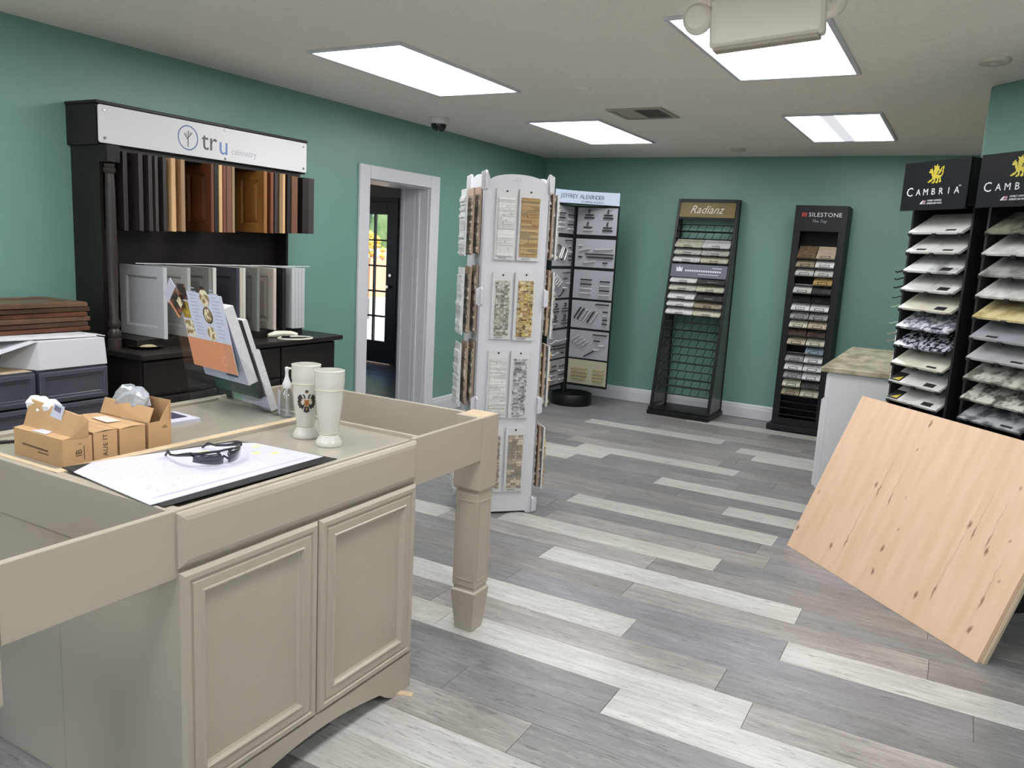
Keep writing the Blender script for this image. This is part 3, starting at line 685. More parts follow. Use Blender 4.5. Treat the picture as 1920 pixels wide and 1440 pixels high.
# four cardboard boxes
def carton(y0, y1, x0, x1, h, label, style):
    t = thing('cardboard_box', label, 'box', ((x0+x1)/2, (y0+y1)/2, ST), 0, 'small cardboard boxes on the island')
    a, c = (x1-x0)/2, (y1-y0)/2; th = .003
    b = MB().box(-a, a, -c, c, 0, th).box(-a, a, -c, -c+th, th, h).box(-a, a, c-th, c, th, h).box(-a, -a+th, -c+th, c-th, th, h).box(a-th, a, -c+th, c-th, th, h)
    b.build('body', M_CARD, t)
    if style in ('lid_up', 'lid_roof'):
        if style == 'lid_up':
            # front flap folded back and standing, its crumpled end at the right
            MB().quadprism((-a+.004, -c+.025, h), (a-.002, -c+.025, h), (a+.014, -c+.052, h+.062), (-a+.006, -c+.048, h+.080), (0, .003, .001)).build('flap', M_CARD, t)
            MB().quadprism((-a, -c, h), (a, -c, h), (a, -c+.03, h+.003), (-a, -c+.03, h+.003), (0, 0, .002)).build('flap', M_CARD, t)
            MB().quadprism((a-.002, -c+.02, h), (a-.002, c-.01, h-.004), (a+.016, c-.02, h+.05), (a+.012, -c+.05, h+.068), (.003, 0, 0)).build('flap', M_CARD, t)
            MB().quadprism((.0, -c+.0395, h+.046), (.052, -c+.0395, h+.040), (.055, -c+.050, h+.079), (.006, -c+.050, h+.083), (0, -.001, .0006)).build('shipping_label', M_PAPER, t)
            b = MB().quadprism((.012, -c+.0445, h+.066), (.042, -c+.0435, h+.060), (.043, -c+.047, h+.074), (.014, -c+.048, h+.079), (0, -.001, .0003)); b.build('label_print', mat('ink_gray', (110, 112, 130), .6), t)
            MB().quadprism((-.035, -c+.004, h+.0035), (.035, -c+.004, h+.0035), (.028, -c+.028, h+.006), (-.02, -c+.028, h+.006), (0, 0, .001)).build('packing_slip', M_PAPER, t)
            cr_ = MB(); rr = random.Random(6)
            for k in range(5): cr_.lathe([(.004, -.02), (.022, -.012), (.026, .006), (.012, .022)], (-a+.004+.026*k-.02*(k > 2), .020+.006*(k % 2), h+.048+.016*(k in (0, 1, 4))), 7)
            cr_.build('packing_tissue', mat('tissue', (232, 234, 236), .8, bump=.6, bscale=90), t, True, kind='stuff')
        else:
            MB().quadprism((-a, -c, h), (a, -c, h), (a-.005, -c+.022, h+.042), (-a, -c+.018, h+.046), (0, .003, 0)).build('flap', M_CARD, t)
            MB().quadprism((-a, c-.003, h), (a, c-.003, h), (a+.006, c-.008, h+.062), (-a, c-.006, h+.060), (0, .003, 0)).build('flap', M_CARD, t)
            MB().quadprism((a-.003, c-.006, h), (a-.003, -c+.04, h), (a+.002, c-.02, h+.038), (a+.004, c-.010, h+.055), (.003, 0, 0)).build('flap', M_CARD, t)
            MB().quadprism((-.014, -c+.001, h-.002), (.048, -c+.001, h-.004), (.046, -c+.0205, h+.039), (-.012, -c+.0205, h+.041), (0, -.0015, .0006)).build('shipping_label', M_PAPER, t)
            bag = thing('plastic_bag', 'crumpled clear plastic bag sticking out of the open rightmost cardboard box', 'bag', ((x0+x1)/2-.035, (y0+y1)/2+.004, ST+h-.03))
            me = MB().lathe([(.012, 0), (.036, .012), (.04, .04), (.05, .07), (.046, .098), (.03, .118), (.006, .124)], seg=14)
            rr = random.Random(8); me.v = [(x*1.75*(1+rr.uniform(-.18, .18)) + .35*(z-.06), y*.6*(1+rr.uniform(-.3, .3)), z*.97*(1+rr.uniform(-.08, .08))) for x, y, z in me.v]
            me.build('film', mat('bag_film', (206, 209, 216), .15, coat=.4, bump=.8, bscale=60, trans=.35), bag)
    else:
        MB().quadprism((-a, -c, h), (a, -c, h), (a, 0, h+.003), (-a, 0, h+.003), (0, 0, .002)).quadprism((-a, c, h), (a, c, h), (a, .001, h+.003), (-a, .001, h+.003), (0, 0, .002)).build('flap', M_CARD, t)
        if style == 'slip': MB().quadprism((-.05, -.02, h+.0065), (.04, -.03, h+.0065), (.05, .01, h+.0065), (-.04, .02, h+.0065), (0, 0, .001)).build('packing_slip', mat('slip_pink', (216, 198, 188), .6), t)
    return t
c1 = carton(1.274, 1.360, -2.352, -2.116, .078, 'leftmost small cardboard box on the island, lid flap standing with a white label', 'lid_up')
c2 = carton(1.366, 1.440, -2.352, -2.118, .082, 'closed cardboard box lettered sideways on its end, second from the left on the island', 'plain')
c3 = carton(1.447, 1.532, -2.352, -2.117, .080, 'closed plain cardboard box, third from the left in the row on the island', 'slip')
c4 = carton(1.543, 1.624, -2.352, -2.116, .083, 'rightmost small cardboard box on the island, open flaps with a plastic bag', 'lid_roof')
text('AUE IT', .020, M_CARDD, c2, (.1176, .0, .042), (R(90), R(-90), R(90)), space=1.1)
text('IB', .026, M_CARDD, c1, (.1186, .004, .034), (R(90), R(-90), R(90)))
b = MB().box(.1182, .1188, .018, .020, .012, .052).box(.1182, .1188, .002, .012, .060, .0615); b.build('print', M_CARDD, c1, kind='stuff')
b = MB()
for k in range(16): b.box(-.075+.0078*k, -.075+.0078*k+.0058, -.0438, -.043, .036-.0002*k, .0415-.0002*k)
for k in range(7): b.box(.0+.0075*k, .0055+.0075*k, -.0438, -.043, .024, .0275)
b.build('print', M_CARDD, c1, kind='stuff')
MB().box(.1182, .1188, .008, .026, .060, .063).box(.1182, .1188, .012, .02, .066, .068).build('print', M_CARDD, c4, kind='stuff')
#PART3
# ================================================================== DARK HUTCH DISPLAY against the left wall
ht = thing('hutch_display', 'tall dark wooden hutch with a turned post and white sign against the teal wall', 'hutch', (LW+.002, 3.36, 0))
def H(b): b.M = Matrix.Translation((-LW-.002, -3.36, 0)); return b
HY0, HY1 = 2.615, 4.06
FXB = -3.615                      # face of the base cabinets
H(MB()).box(LW+.002, FXB-.02, HY0, HY1, .09, .893).box(LW+.002, FXB-.08, HY0+.01, HY1-.01, 0, .09).build('base_carcass', M_DARKWOOD, ht, bevel=.002)
H(MB()).box(LW+.002, -3.585, HY0-.03, HY1+.04, .893, .923).build('countertop', M_DARKWOOD, ht, bevel=.004)
def hfront(y0, y1, z0, z1):
    q = MB(); q.M = H(MB()).M @ Matrix.Translation((FXB-.02, 0, 0)) @ Matrix.Rotation(R(90), 4, 'Z')
    q.rings(y0, y1, z0, z1, [(0, -.012), (.004, -.018), (.018, -.021), (.022, -.021)], 0)
    return q.build('drawer_front', M_DARKWOOD, ht, bevel=.001)
for y0, y1 in ((HY0+.008, 3.088), (3.098, 3.568), (3.580, HY1-.004)):
    for z0, z1 in ((.695, .882), (.405, .685), (.10, .395)): hfront(y0, y1, z0, z1)
# upper frame: back, side panels, crown beam, rails
H(MB()).box(LW+.002, LW+.02, HY0+.005, HY1, .923, 1.96).build('back_panel', M_DARKWOOD, ht)
H(MB()).box(LW+.02, -3.925, HY0, HY0+.02, .923, 1.97).build('side_panel', M_DARKWOOD, ht, bevel=.001)
H(MB()).box(LW+.02, -4.05, HY1-.02, HY1, .923, 1.97).build('side_panel', M_DARKWOOD, ht, bevel=.001)
H(MB()).box(LW+.002, -3.92, HY0-.015, HY1+.02, 1.965, 2.165).box(LW+.002, -3.905, HY0-.02, HY1+.025, 2.165, 2.182).build('crown_beam', M_DARKWOOD, ht, bevel=.003)
H(MB()).box(LW+.02, -3.925, HY0+.03, HY1-.02, 1.945, 1.965).build('top_rail', M_DARKWOOD, ht)
H(MB()).box(LW+.02, -3.80, HY0+.10, HY1-.12, .923, .968).build('sample_tray', M_DARKWOOD, ht, bevel=.002)
H(MB()).tube([(-3.99, HY0+.24, 1.365), (-3.75, 3.95, 1.366)], .0028, 6).build('rail', mat('white_rod', (208, 210, 208), .3), ht)
prof = [(.034, 0), (.034, .05), (.028, .055), (.035, .075), (.028, .095), (.022, .105), (.029, .12), (.029, .14), (.021, .16), (.025, .4), (.0265, .6), (.024, .85), (.021, .90), (.029, .91), (.031, .925), (.024, .935), (.028, .95)]
H(MB()).lathe(prof, (-3.885, HY0+.03, .923), 20).build('turned_post', mat('post_wood', (58, 46, 43), .4, c2=(42, 33, 31), scale=8, stretch=(1, 1, .15)), ht, True)
H(MB()).box(-3.922, -3.848, HY0-.007, HY0+.067, 1.880, 1.965).build('post_capital', M_DARKWOOD, ht, bevel=.004)
# sign board
sg_ = thing('sign_board', 'long white sign board with a circled tree logo across the top of the dark hutch', 'sign', (-3.918, 3.335, 2.068), R(90))
SW, SH = .733, .0935
q = MB()
rc = []
for cx, cz, a0 in ((SW-.012, SH-.012, 0), (-SW+.012, SH-.012, 90), (-SW+.012, -SH+.012, 180), (SW-.012, -SH+.012, 270)):
    for k in range(5): a = R(a0+22.5*k); rc.append((cx+.012*math.cos(a), cz+.012*math.sin(a)))
q.prism(rc, -.02, -.012, 'y').build('board', M_WHITE, sg_, bevel=.001)
for x, z in ((-SW+.03, SH-.025), (-SW+.03, -SH+.025), (SW-.03, SH-.025), (SW-.03, -SH+.025), (.06, SH-.012), (.06, -SH+.012)):
    MB().lathe([(.008, -.008), (.008, .001), (.006, .004)], seg=14).build('standoff', M_CHROME, sg_, True, loc=(x, -.0205, z), rot=(R(90), 0, 0))
M_INKG = mat('logo_gray', (92, 82, 80), .5); M_INKB = mat('logo_blue', (104, 128, 178), .5); M_INKL = mat('logo_light', (176, 178, 186), .5)
lgx = -.198
ring = MB(); n = 40
for k in range(n):
    a, b_ = 2*math.pi*k/n, 2*math.pi*(k+1)/n
    ring.add([(.068*math.cos(a), 0, .068*math.sin(a)), (.068*math.cos(b_), 0, .068*math.sin(b_)), (.061*math.cos(b_), 0, .061*math.sin(b_)), (.061*math.cos(a), 0, .061*math.sin(a))], [(0, 1, 2, 3)])
ring.build('logo_ring', mat('logo_ring', (86, 108, 150), .5), sg_, loc=(lgx, -.0206, .002))
tree = MB()
def stroke(b, pts, w):
    for (x0, z0), (x1, z1) in zip(pts, pts[1:]):
        d = Vector((x1-x0, z1-z0)).normalized(); nx, nz = -d.y*w/2, d.x*w/2
        b.add([(x0-nx, 0, z0-nz), (x1-nx, 0, z1-nz), (x1+nx, 0, z1+nz), (x0+nx, 0, z0+nz)], [(0, 1, 2, 3)])
stroke(tree, [(0, -.05), (0, .0), (.002, .038)], .006); stroke(tree, [(0, -.01), (-.022, .014), (-.026, .022)], .005); stroke(tree, [(0, .0), (.024, .026), (.028, .03)], .005)
stroke(tree, [(-.012, .004), (-.014, .026)], .004); stroke(tree, [(.013, .014), (.013, .034)], .004)
tree.build('logo_tree', M_INKG, sg_, loc=(lgx, -.0207, .002))
text('tr', .150, M_INKG, sg_, (-.052, -.0203, -.002), UP, sx=1.0); text('u', .150, M_INKB, sg_, (.050, -.0203, -.014), UP)
text('cabinetry', .052, M_INKL, sg_, (.205, -.0203, -.034), UP)
# door samples -------------------------------------------------------------
def woodmat(name, a, b): return mat(name, a, .4, c2=b, scale=7, stretch=(1, 1, .12), lo=.4, hi=.62)
DM = {'espresso': woodmat('door_espresso', (40, 32, 30), (28, 22, 21)), 'charcoal': woodmat('door_charcoal', (66, 58, 56), (50, 44, 43)),
      'tan': woodmat('door_maple', (214, 176, 128), (196, 154, 106)), 'lighttan': woodmat('door_natural', (156, 128, 94), (134, 106, 76)),
      'auburn': woodmat('door_auburn', (104, 60, 34), (78, 44, 26)), 'honey': woodmat('door_honey', (160, 110, 54), (134, 88, 42)),
      'brown': woodmat('door_brown', (122, 84, 60), (98, 66, 47)), 'redbrown': woodmat('door_cherry', (126, 74, 50), (100, 56, 38)),
      'white': mat('door_white', (184, 186, 188), .4), 'gray': mat('door_gray', (166, 166, 160), .4), 'dgray': mat('door_pewter', (120, 121, 115), .4),
      'navy': mat('door_navy', (54, 57, 66), .4), 'beige': mat('door_beige', (188, 179, 166), .4), 'black': mat('door_black', (24, 24, 27), .4), 'cream': mat('door_cream', (200, 198, 188), .4)}
def door_sample(y, th, x0, x1, z0, z1, key, label, group, style=0, lean=0.0):
    """sample stands square to the wall; its moulded face looks along -y"""
    t = thing('door_sample', label, 'door sample', ((x0+x1)/2, y, z0), 0, group, (0, 0, lean))
    a, h = (x1-x0)/2, z1-z0; m_ = DM[key]
    fr = MB(); s = .055 if style == 0 else .05
    fr.rings(-a, a, 0, h, [(0, -th/2+.003), (.003, -th/2), (s, -th/2), (s+.012, -th/2+.009)], th/2, cap=False)
    fr.build('frame', m_, t)
    p = MB()
    if style == 0: p.rings(-a+s+.0115, a-s-.0115, s+.0115, h-s-.0115, [(0, -th/2+.010), (.01, -th/2+.010)], th/2-.002)
    else: p.rings(-a+s+.0115, a-s-.0115, s+.0115, h-s-.0115, [(0, -th/2+.011), (.005, -th/2+.011), (.024, -th/2+.003)], th/2-.002)
    p.build('center_panel', m_, t)
    return t
LOW = [(2.863, .022, 'white', 'white framed door sample standing leftmost on the hutch counter', 0), (3.016, .02, 'gray', 'pale grey door sample standing second from the left on the hutch counter', 0),
       (3.162, .02, 'dgray', 'pewter grey door sample standing third from the left on the hutch counter', 1), (3.192, .022, 'cream', 'cream door sample standing right behind the pewter one on the counter', 0),
       (3.362, .02, 'navy', 'slate navy door sample standing in the middle of the hutch counter', 0), (3.386, .02, 'beige', 'first beige door sample standing right behind the navy one', 0),
       (3.409, .02, 'cream', 'second cream door sample, third behind the navy one on the counter', 1), (3.520, .02, 'dgray', 'brownish grey door sample between the navy one and the beige panelled one', 1), (3.655, .022, 'beige', 'beige panelled door sample standing left of the black one', 1),
       (3.735, .022, 'black', 'black door sample standing on the hutch counter', 0)]
LOW += [(3.815+.029*k, .026, 'white', 'white door sample at the right end of the hutch counter, ' + s, 0) for k, s in enumerate(('next to the black one', 'second after the black one', 'third after the black one', 'outermost'))]
for y, th, key, lab, st in LOW:
    door_sample(y, th, -4.13, -3.757 - (.0 if y > 2.9 else -.0), .968, 1.356, key, lab, 'painted door samples on the hutch counter', st)
UPP = [(2.720, .022, 'espresso', 'dark espresso door sample hanging leftmost in the hutch, in shadow'), (2.810, .022, 'charcoal', 'first charcoal brown hanging door sample from the left post'), (2.868, .02, 'charcoal', 'second charcoal brown hanging door sample from the left post'),
       (2.906, .015, 'charcoal', 'thin third charcoal brown hanging door sample from the left post'), (2.957, .018, 'charcoal', 'fourth charcoal brown hanging door sample, left of the pale maple one'), (3.011, .026, 'tan', 'pale maple hanging door sample, brightest edge in the row'),
       (3.073, .024, 'lighttan', 'light tan hanging door sample just right of the pale maple one'), (3.276, .018, 'auburn', 'auburn hanging door sample showing its dark reddish face'),
       (3.303, .02, 'espresso', 'dark espresso hanging door sample behind the auburn one'), (3.333, .022, 'tan', 'tan hanging door sample in the middle of the row, after the dark one'), (3.363, .02, 'redbrown', 'cherry red hanging door sample in the middle of the row'),
       (3.396, .034, 'brown', 'thick brown hanging door sample left of the honey one'), (3.428, .018, 'lighttan', 'light tan hanging door sample bordering the honey face'), (3.680, .024, 'honey', 'honey oak hanging door sample showing its raised panel face'),
       (3.735, .02, 'redbrown', 'cherry brown hanging door sample just right of the honey one'), (3.770, .022, 'charcoal', 'charcoal hanging door sample between two brown ones at right'), (3.812, .024, 'lighttan', 'light tan hanging door sample towards the right end of the row'),
       (3.836, .018, 'tan', 'narrow maple hanging door sample towards the right end of the row'), (3.880, .024, 'espresso', 'espresso hanging door sample third from the right end'), (3.930, .05, 'brown', 'thick warm brown hanging door sample second from the right end'),
       (4.015, .052, 'espresso', 'dark espresso hanging door sample at the right end, beyond the sign'), (4.068, .046, 'charcoal', 'charcoal brown hanging door sample at the very right end, beyond the sign')]
for y, th, key, lab in UPP:
    z0 = 1.54 + .038*(y-2.7)/1.35
    door_sample(y, th, -4.12, -3.865 if y < 3.95 else -3.85, z0, 1.938 if y > 3.9 else 1.944, key, lab, 'wood door samples hanging in the hutch', 1 if key in ('auburn', 'honey', 'lighttan') else 0)
H(MB()).box(-4.15, -4.12, HY0+.03, HY1+.02, 1.70, 1.73).box(-4.15, -4.12, HY0+.03, HY1+.02, 1.88, 1.91).build('hanger_rail', M_BLACK, ht)
# small things on the hutch counter
pl = thing('plate', 'small dark plate with a pale gold centre on the hutch counter, left end', 'plate', (-3.80, 2.775, .924))
MB().lathe([(.03, 0), (.05, .002), (.085, .012), (.088, .014), (.084, .0155), (.05, .006), (.01, .005)], seg=32).build('rim', mat('plate_dark', (52, 46, 36), .3, metal=.4), pl, True)
MB().lathe([(.002, .0062), (.045, .0065), (.05, .008), (.03, .016), (.004, .018)], seg=20).build('contents', mat('gold_centre', (190, 176, 138), .4, bump=.6, bscale=80), pl, True)
ch = thing('handset', 'cream coiled cable with small handset lying at the right end of the hutch counter', 'handset', (-3.73, 3.70, .924), R(70))
MB().tube([(-.10, 0, .012), (-.05, .005, .02), (0, .0, .022), (.05, -.006, .02), (.09, -.012, .012)], [.012, .02, .018, .017, .012]).build('body', mat('cream_plastic', (226, 220, 204), .4), ch, True)
lp = [(.09, -.012, .008)] + [(.13+.085*math.sin(a*.5)+.02, -.02-.07*math.cos(a)+.07-.05, .005) for a in [0.3*k for k in range(0, 20)]]
lp = [(.03+.11*math.cos(a), -.11+.075*math.sin(a), .006) for a in [R(90-14*k) for k in range(24)]]
MB().tube(lp, .005, 6).build('cable', mat('cream_plastic', (226, 220, 204), .4), ch, True)

# ------------------------------------------------------------------ slate drawer cabinets at the far left with things on top
def slate(y0, y1, label):
    t = thing('drawer_cabinet', label, 'cabinet', (-3.88, (y0+y1)/2, 0), 0, 'slate drawer cabinets by the left wall')
    c = (y1-y0)/2; zt = .893
    b = MB().box(-.27, .255, -c, -c+.018, .09, zt).box(-.27, .255, c-.018, c, .09, zt).box(-.27, -.252, -c, c, .09, zt).box(-.25, .255, -c, c, .09, .11).box(-.25, .2, -c+.01, c-.01, 0, .09)
    b.box(.235, .255, -c+.018, c-.018, .868, zt).box(-.25, -.20, -c+.018, c-.018, .87, zt)
    b.build('carcass', M_GRAYPAINT, t, bevel=.001)
    box(-.255, .25, -c+.006, c-.006, zt, zt+.0015).build('raw_top', M_RAW, t)['label'] = 'bare wood top edge'
    for z0, z1 in ((.735, .885), (.43, .728), (.10, .423)):
        q = MB(); q.M = Matrix.Translation((.255, 0, 0)) @ Matrix.Rotation(R(90), 4, 'Z')
        q.rings(-c+.002, c-.002, z0, z1, [(0, -.012), (.005, -.018), (.022, -.020), (.026, -.014), (.034, -.014), (.038, -.010), (.044, -.010)], 0)
        q.build('drawer_front', M_GRAYPAINT, t, bevel=.0008)
    return t
slate(2.078, 2.418, 'slate grey drawer cabinet under the white carton, left of the dark hutch')
slate(1.60, 2.066, 'slate grey drawer cabinet at the left picture edge with a bare wood top')
M_WCARD = mat('white_card', (208, 208, 213), .5)
wb = thing('carton', 'long white cardboard carton with open end on top of the slate drawer cabinet', 'carton', (-3.85, 2.25, .896))
b = MB()
b.quadprism((.235, -.165, 0), (.235, .168, 0), (.23, .160, .128), (.23, -.165, .128), (-.003, 0, 0)).quadprism((-.22, .168, 0), (.235, .168, 0), (.23, .160, .128), (-.22, .160, .128), (0, -.003, 0))
b.box(-.22, .233, -.16, .165, 0, .003).box(-.22, -.217, -.16, .165, .003, .128).box(-.22, .23, -.165, .16, .126, .129)
b.build('body', M_WCARD, wb, bevel=.002)
MB().quadprism((.232, -.165, 0), (.23, -.165, .128), (.06, -.20, .128), (.02, -.235, .0), (0, .002, 0)).build('end_flap', M_WCARD, wb)
MB().quadprism((.23, -.165, .131), (-.2, -.165, .131), (-.2, -.50, .045), (.19, -.50, .03), (0, 0, .002)).build('side_flap', M_WCARD, wb)
MB().quadprism((.16, -.50, .138), (.20, .14, .131), (-.2, .14, .131), (-.2, -.5, .16), (0, 0, .012)).build('lid', mat('white_lid', (214, 213, 216), .5), wb, bevel=.002)
MB().quadprism((.17, .10, .144), (.17, .205, .126), (.10, .205, .128), (.10, .10, .144), (0, 0, .004)).build('lid_tab', M_WCARD, wb)
M_STK = [woodmat('stack_cherry', (92, 54, 36), (72, 41, 27)), woodmat('stack_walnut', (74, 50, 36), (56, 37, 26)), woodmat('stack_brown', (104, 78, 60), (86, 62, 47))]
zs = .896 + .150
names = ['lowest', 'second from the bottom', 'third from the bottom', 'fourth from the bottom', 'fifth from the bottom', 'topmost']
for i in range(6):
    hh = .0225
    t = thing('wood_door', 'brown wooden cabinet door lying flat, ' + names[i] + ' in the pile on the white carton', 'cabinet door', (-3.945+.003*(i % 3), 2.075-.012*(i % 2), zs), R(.6*((i*7) % 3-1)), 'pile of brown wooden doors')
    q = MB(); q.M = Matrix.Rotation(R(-90), 4, 'X')
    q.rings(-.175, .175, -.36, .36, [(0, -hh+.006), (.004, -hh+.002), (.010, -hh), (.055, -hh), (.060, -hh+.005)], 0, cap=False); q.build('frame', M_STK[i % 3 if i < 5 else 2], t)
    q = MB(); q.M = Matrix.Rotation(R(-90), 4, 'X'); q.rings(-.115, .115, -.30, .30, [(0, -hh+.006), (.02, -hh+.006)], -.002); q.build('center_panel', M_STK[i % 3 if i < 5 else 2], t)
    zs += hh + .0012

# ================================================================== WHITE TILE TOWER
TT = (-2.366, 4.112, 0); TR = R(45)
tw = thing('tile_tower', 'white four-sided tile sample tower with arched tops standing beyond the island', 'display tower', TT, TR)
M_TW = mat('tower_white', (206, 206, 212), .35); M_TEDGE = mat('tower_edge', (150, 128, 108), .7)
a = .19; th = .012
def tpanel(name, rot):
    q = MB(); q.M = Matrix.Rotation(rot, 4, 'Z')
    pts = [(-a, .018), (-a+.05, .012), (a-.05, .012), (a, .018)]
    pts = [(-a, .012), (-.10, .018), (0, .020), (.10, .018), (a, .012)]
    top = [(a-.378*k/12, 1.905 + .055*math.sin(math.pi*k/12)) for k in range(13)]
    q.prism([(-a, 0), (-a+.04, .0), (-a+.05, .012), (a-.05, .012), (a-.04, 0), (a, 0)] + [(a, 1.975), (a-.012, 1.972), (a-.030, 1.922)] + [((a-.030)*math.cos(math.pi*k/12), 1.916 + .045*math.sin(math.pi*k/12)) for k in range(1, 12)] + [(-a+.030, 1.922), (-a+.012, 1.972), (-a, 1.975)], -a, -a+th, 'y')
    return q.build(name, M_TW, tw, bevel=.001)
for k in range(4): tpanel('panel', k*math.pi/2)
# interlocking tabs of the side panels, standing out past the front and back panels
for k in range(4):
    for s in (-1, 1):
        for z0, z1, d in ((1.862, 1.972, .022), (1.225, 1.335, .024), (.60, .71, .026), (.0, .10, .026)):
            q = MB(); q.M = Matrix.Rotation(k*math.pi/2, 4, 'Z')
            x0 = s*(a-.006); 
            q.prism([(-a+.001, z0), (-a-d, z0+.012), (-a-d, z1-.012), (-a+.001, z1)], x0-.006 if s < 0 else x0-.004, x0+.004 if s < 0 else x0+.006, 'x')
            q.build('tab', M_TW, tw, bevel=.0015)
text('TILE', .012, mat('emboss', (196, 196, 200), .5), tw, (0, -a-.0004, 1.925), UP) if False else None
em = MB()
for x0, x1, z0, z1 in ((-.035, .035, 1.924, 1.926), (-.012, .012, 1.915, 1.917), (-.012, -.010, 1.917, 1.940), (.010, .012, 1.917, 1.940), (-.012, .012, 1.940, 1.942), (-.035, -.033, 1.917, 1.926)): em.box(x0, x1, -a-.0012, -a+.001, z0, z1)
em.build('embossed_mark', mat('emboss', (190, 190, 194), .5), tw)
MB().box(-.06, .06, -.06, .06, .02, 1.8).build('spindle', M_BLACKM, tw)
MB().lathe([(.19, 0), (.19, .016), (.05, .02)], seg=28).build('base_plate', M_BLACKM, tw, True)
# tile boards -----------------------------------------------------------
M_BOARD = mat('tile_board', (206, 206, 206), .35); M_BEDGE = mat('board_back', (166, 144, 126), .7)
STY = {'white': [(214, 214, 210), (226, 226, 224), (200, 201, 198)], 'tan': [(170, 140, 92), (156, 126, 82), (182, 156, 110), (150, 128, 96)], 'graymix': [(168, 164, 152), (148, 146, 136), (186, 182, 168), (126, 124, 118), (204, 200, 190)],
       'gold': [(196, 170, 118), (214, 200, 160), (166, 134, 84), (206, 184, 110), (120, 96, 66), (180, 160, 120)], 'bwgray': [(196, 196, 196), (150, 150, 152), (116, 116, 120), (214, 214, 214), (176, 176, 178)], 'taupe': [(170, 156, 140), (190, 178, 160), (150, 138, 124), (206, 194, 176), (142, 136, 126)]}
def tile_mats(k): return [mat('tile_%s_%d' % (k, i), c, .45, var=.12, scale=60) for i, c in enumerate(STY[k])]
def board(x, z0, z1, w_, style, label, kind, seed, frame=None, group='tile boards hanging on the white tower'):
    """board hung on the front face of the tower; x = centre in tower coordinates"""
    loc = (Matrix.Translation(TT) @ Matrix.Rotation(TR, 4, 'Z')) @ Vector((x, -a-.003, z0))
    t = thing('tile_board', label, 'tile sample', loc, TR, group)
    h = z1-z0; c = w_/2
    MB().box(-c, c, -.012, 0, 0, h).build('board', M_BOARD, t, bevel=.001)
    rr = random.Random(seed); mats = tile_mats(style); b = MB(); z = .022; top = h-.045
    while z < top-.004:
        if kind == 'strip':      # wide thin strips
            hh = rr.uniform(.008, .018); xs = [-c+.012] + ([rr.uniform(-c*.5, c*.5)] if rr.random() < .6 else []) + [c-.012]
        elif kind == 'mosaic':
            hh = .0165; xs = [-c+.016, -c+.016+rr.uniform(.02, .05), rr.uniform(.005, .02), c-.012]; xs = sorted(xs)
        else: hh = rr.choice((.006, .009, .013)); xs = sorted([-c+.016+rr.uniform(0, .006), rr.uniform(-.036, -.022), rr.uniform(-.014, -.002), rr.uniform(.004, .016), rr.uniform(.022, .034), c-.014-rr.uniform(0, .006)])
        z2 = min(z+hh, top)
        for x0, x1 in zip(xs, xs[1:]):
            if x1-x0 < .004: continue
            d = rr.uniform(.004, .010); b.box(x0+.0006, x1-.0006, -.012-d, -.0121, z+.0005, z2-.0005, rr.randrange(len(mats)))
        z = z2
    b.build('mosaic_tiles', mats, t, kind='stuff')
    MB().lathe([(.005, -.002), (.005, .004), (.003, .006)], seg=10).build('hanging_pin', M_BLACK, t, True, loc=(.0, -.012, h-.014), rot=(R(90), 0, 0))
    box(-c*.6, c*.2, -.0128, -.0119, .006, .014).build('size_label', mat('label_gray', (150, 150, 150), .6), t)
    return t
BO = [(-.066, 1.490, 1.880, .118, 'white', 'white-on-white strip tile board at top left of the tower front', 'strip', 1), (.072, 1.490, 1.882, .130, 'tan', 'tan slate tile board at top right of the tower front', 'strip', 2),
      (-.066, 1.043, 1.420, .118, 'graymix', 'grey mixed stone tile board at left in the second row of the tower', 'mix', 3), (.070, 1.038, 1.426, .126, 'gold', 'golden brown stone mosaic board at right in the second row of the tower', 'mix', 4),
      (-.069, .585, .978, .120, 'white', 'plain white tile board at left in the third row of the tower', 'strip', 5), (.063, .582, .978, .116, 'bwgray', 'black and white speckled mosaic board at right in the third row', 'mix', 6),
      (-.075, .138, .525, .118, 'taupe', 'taupe tile board low on the tower, half hidden behind the island leg', 'mix', 7), (.058, .138, .526, .116, 'taupe', 'cream and taupe mosaic board lowest at right on the tower', 'mosaic', 8)]
for x, z0, z1, w_, st, lab, kd, sd in BO: board(x, z0, z1, w_, st, lab, kd, sd)
# boards hung three deep on the left and right faces, seen edge-on
rows = [(1.515, 1.885), (1.07, 1.45), (.655, 1.02), (.15, .53)]
rn = ['top', 'second', 'third', 'bottom']; dn = ['innermost', 'middle', 'outermost']
rr = random.Random(12)
for side in (-1, 1):
    for r_, (z0, z1) in enumerate(rows):
        for k in range(3):
            off = a + .004 + .026*k + (.012*k if side < 0 else 0)
            yy = -.075 + .006*k*(1 if side < 0 else -1)
            p = (Matrix.Translation(TT) @ Matrix.Rotation(TR, 4, 'Z')) @ Vector((side*off, yy, z0 - .008*k))
            t = thing('tile_board', '%s of three edge-on tile boards, %s row, %s flank of the white tower' % (dn[k], rn[r_], 'left' if side < 0 else 'right'), 'tile sample', p, TR, 'tile boards on the tower flanks')
            MB().box(min(0, side*.010), max(0, side*.010), -.068, .07, 0, z1-z0).build('board', M_BEDGE if k < 2 else M_BOARD, t, bevel=.0008)
            mats = tile_mats(('white' if k == 2 else 'taupe') if side < 0 else rr.choice(('taupe', 'gold', 'graymix')))
            b = MB(); z = .01
            while z < z1-z0-.045:
                hh = rr.uniform(.010, .022); d = rr.uniform(.004, .012)
                b.box(min(side*.010, side*(.010+d)), max(side*.010, side*(.010+d)), -.064+rr.uniform(-.006, .004), .062, z, z+hh-.001, rr.randrange(len(mats))); z += hh
            b.build('mosaic_tiles', mats, t, kind='stuff')
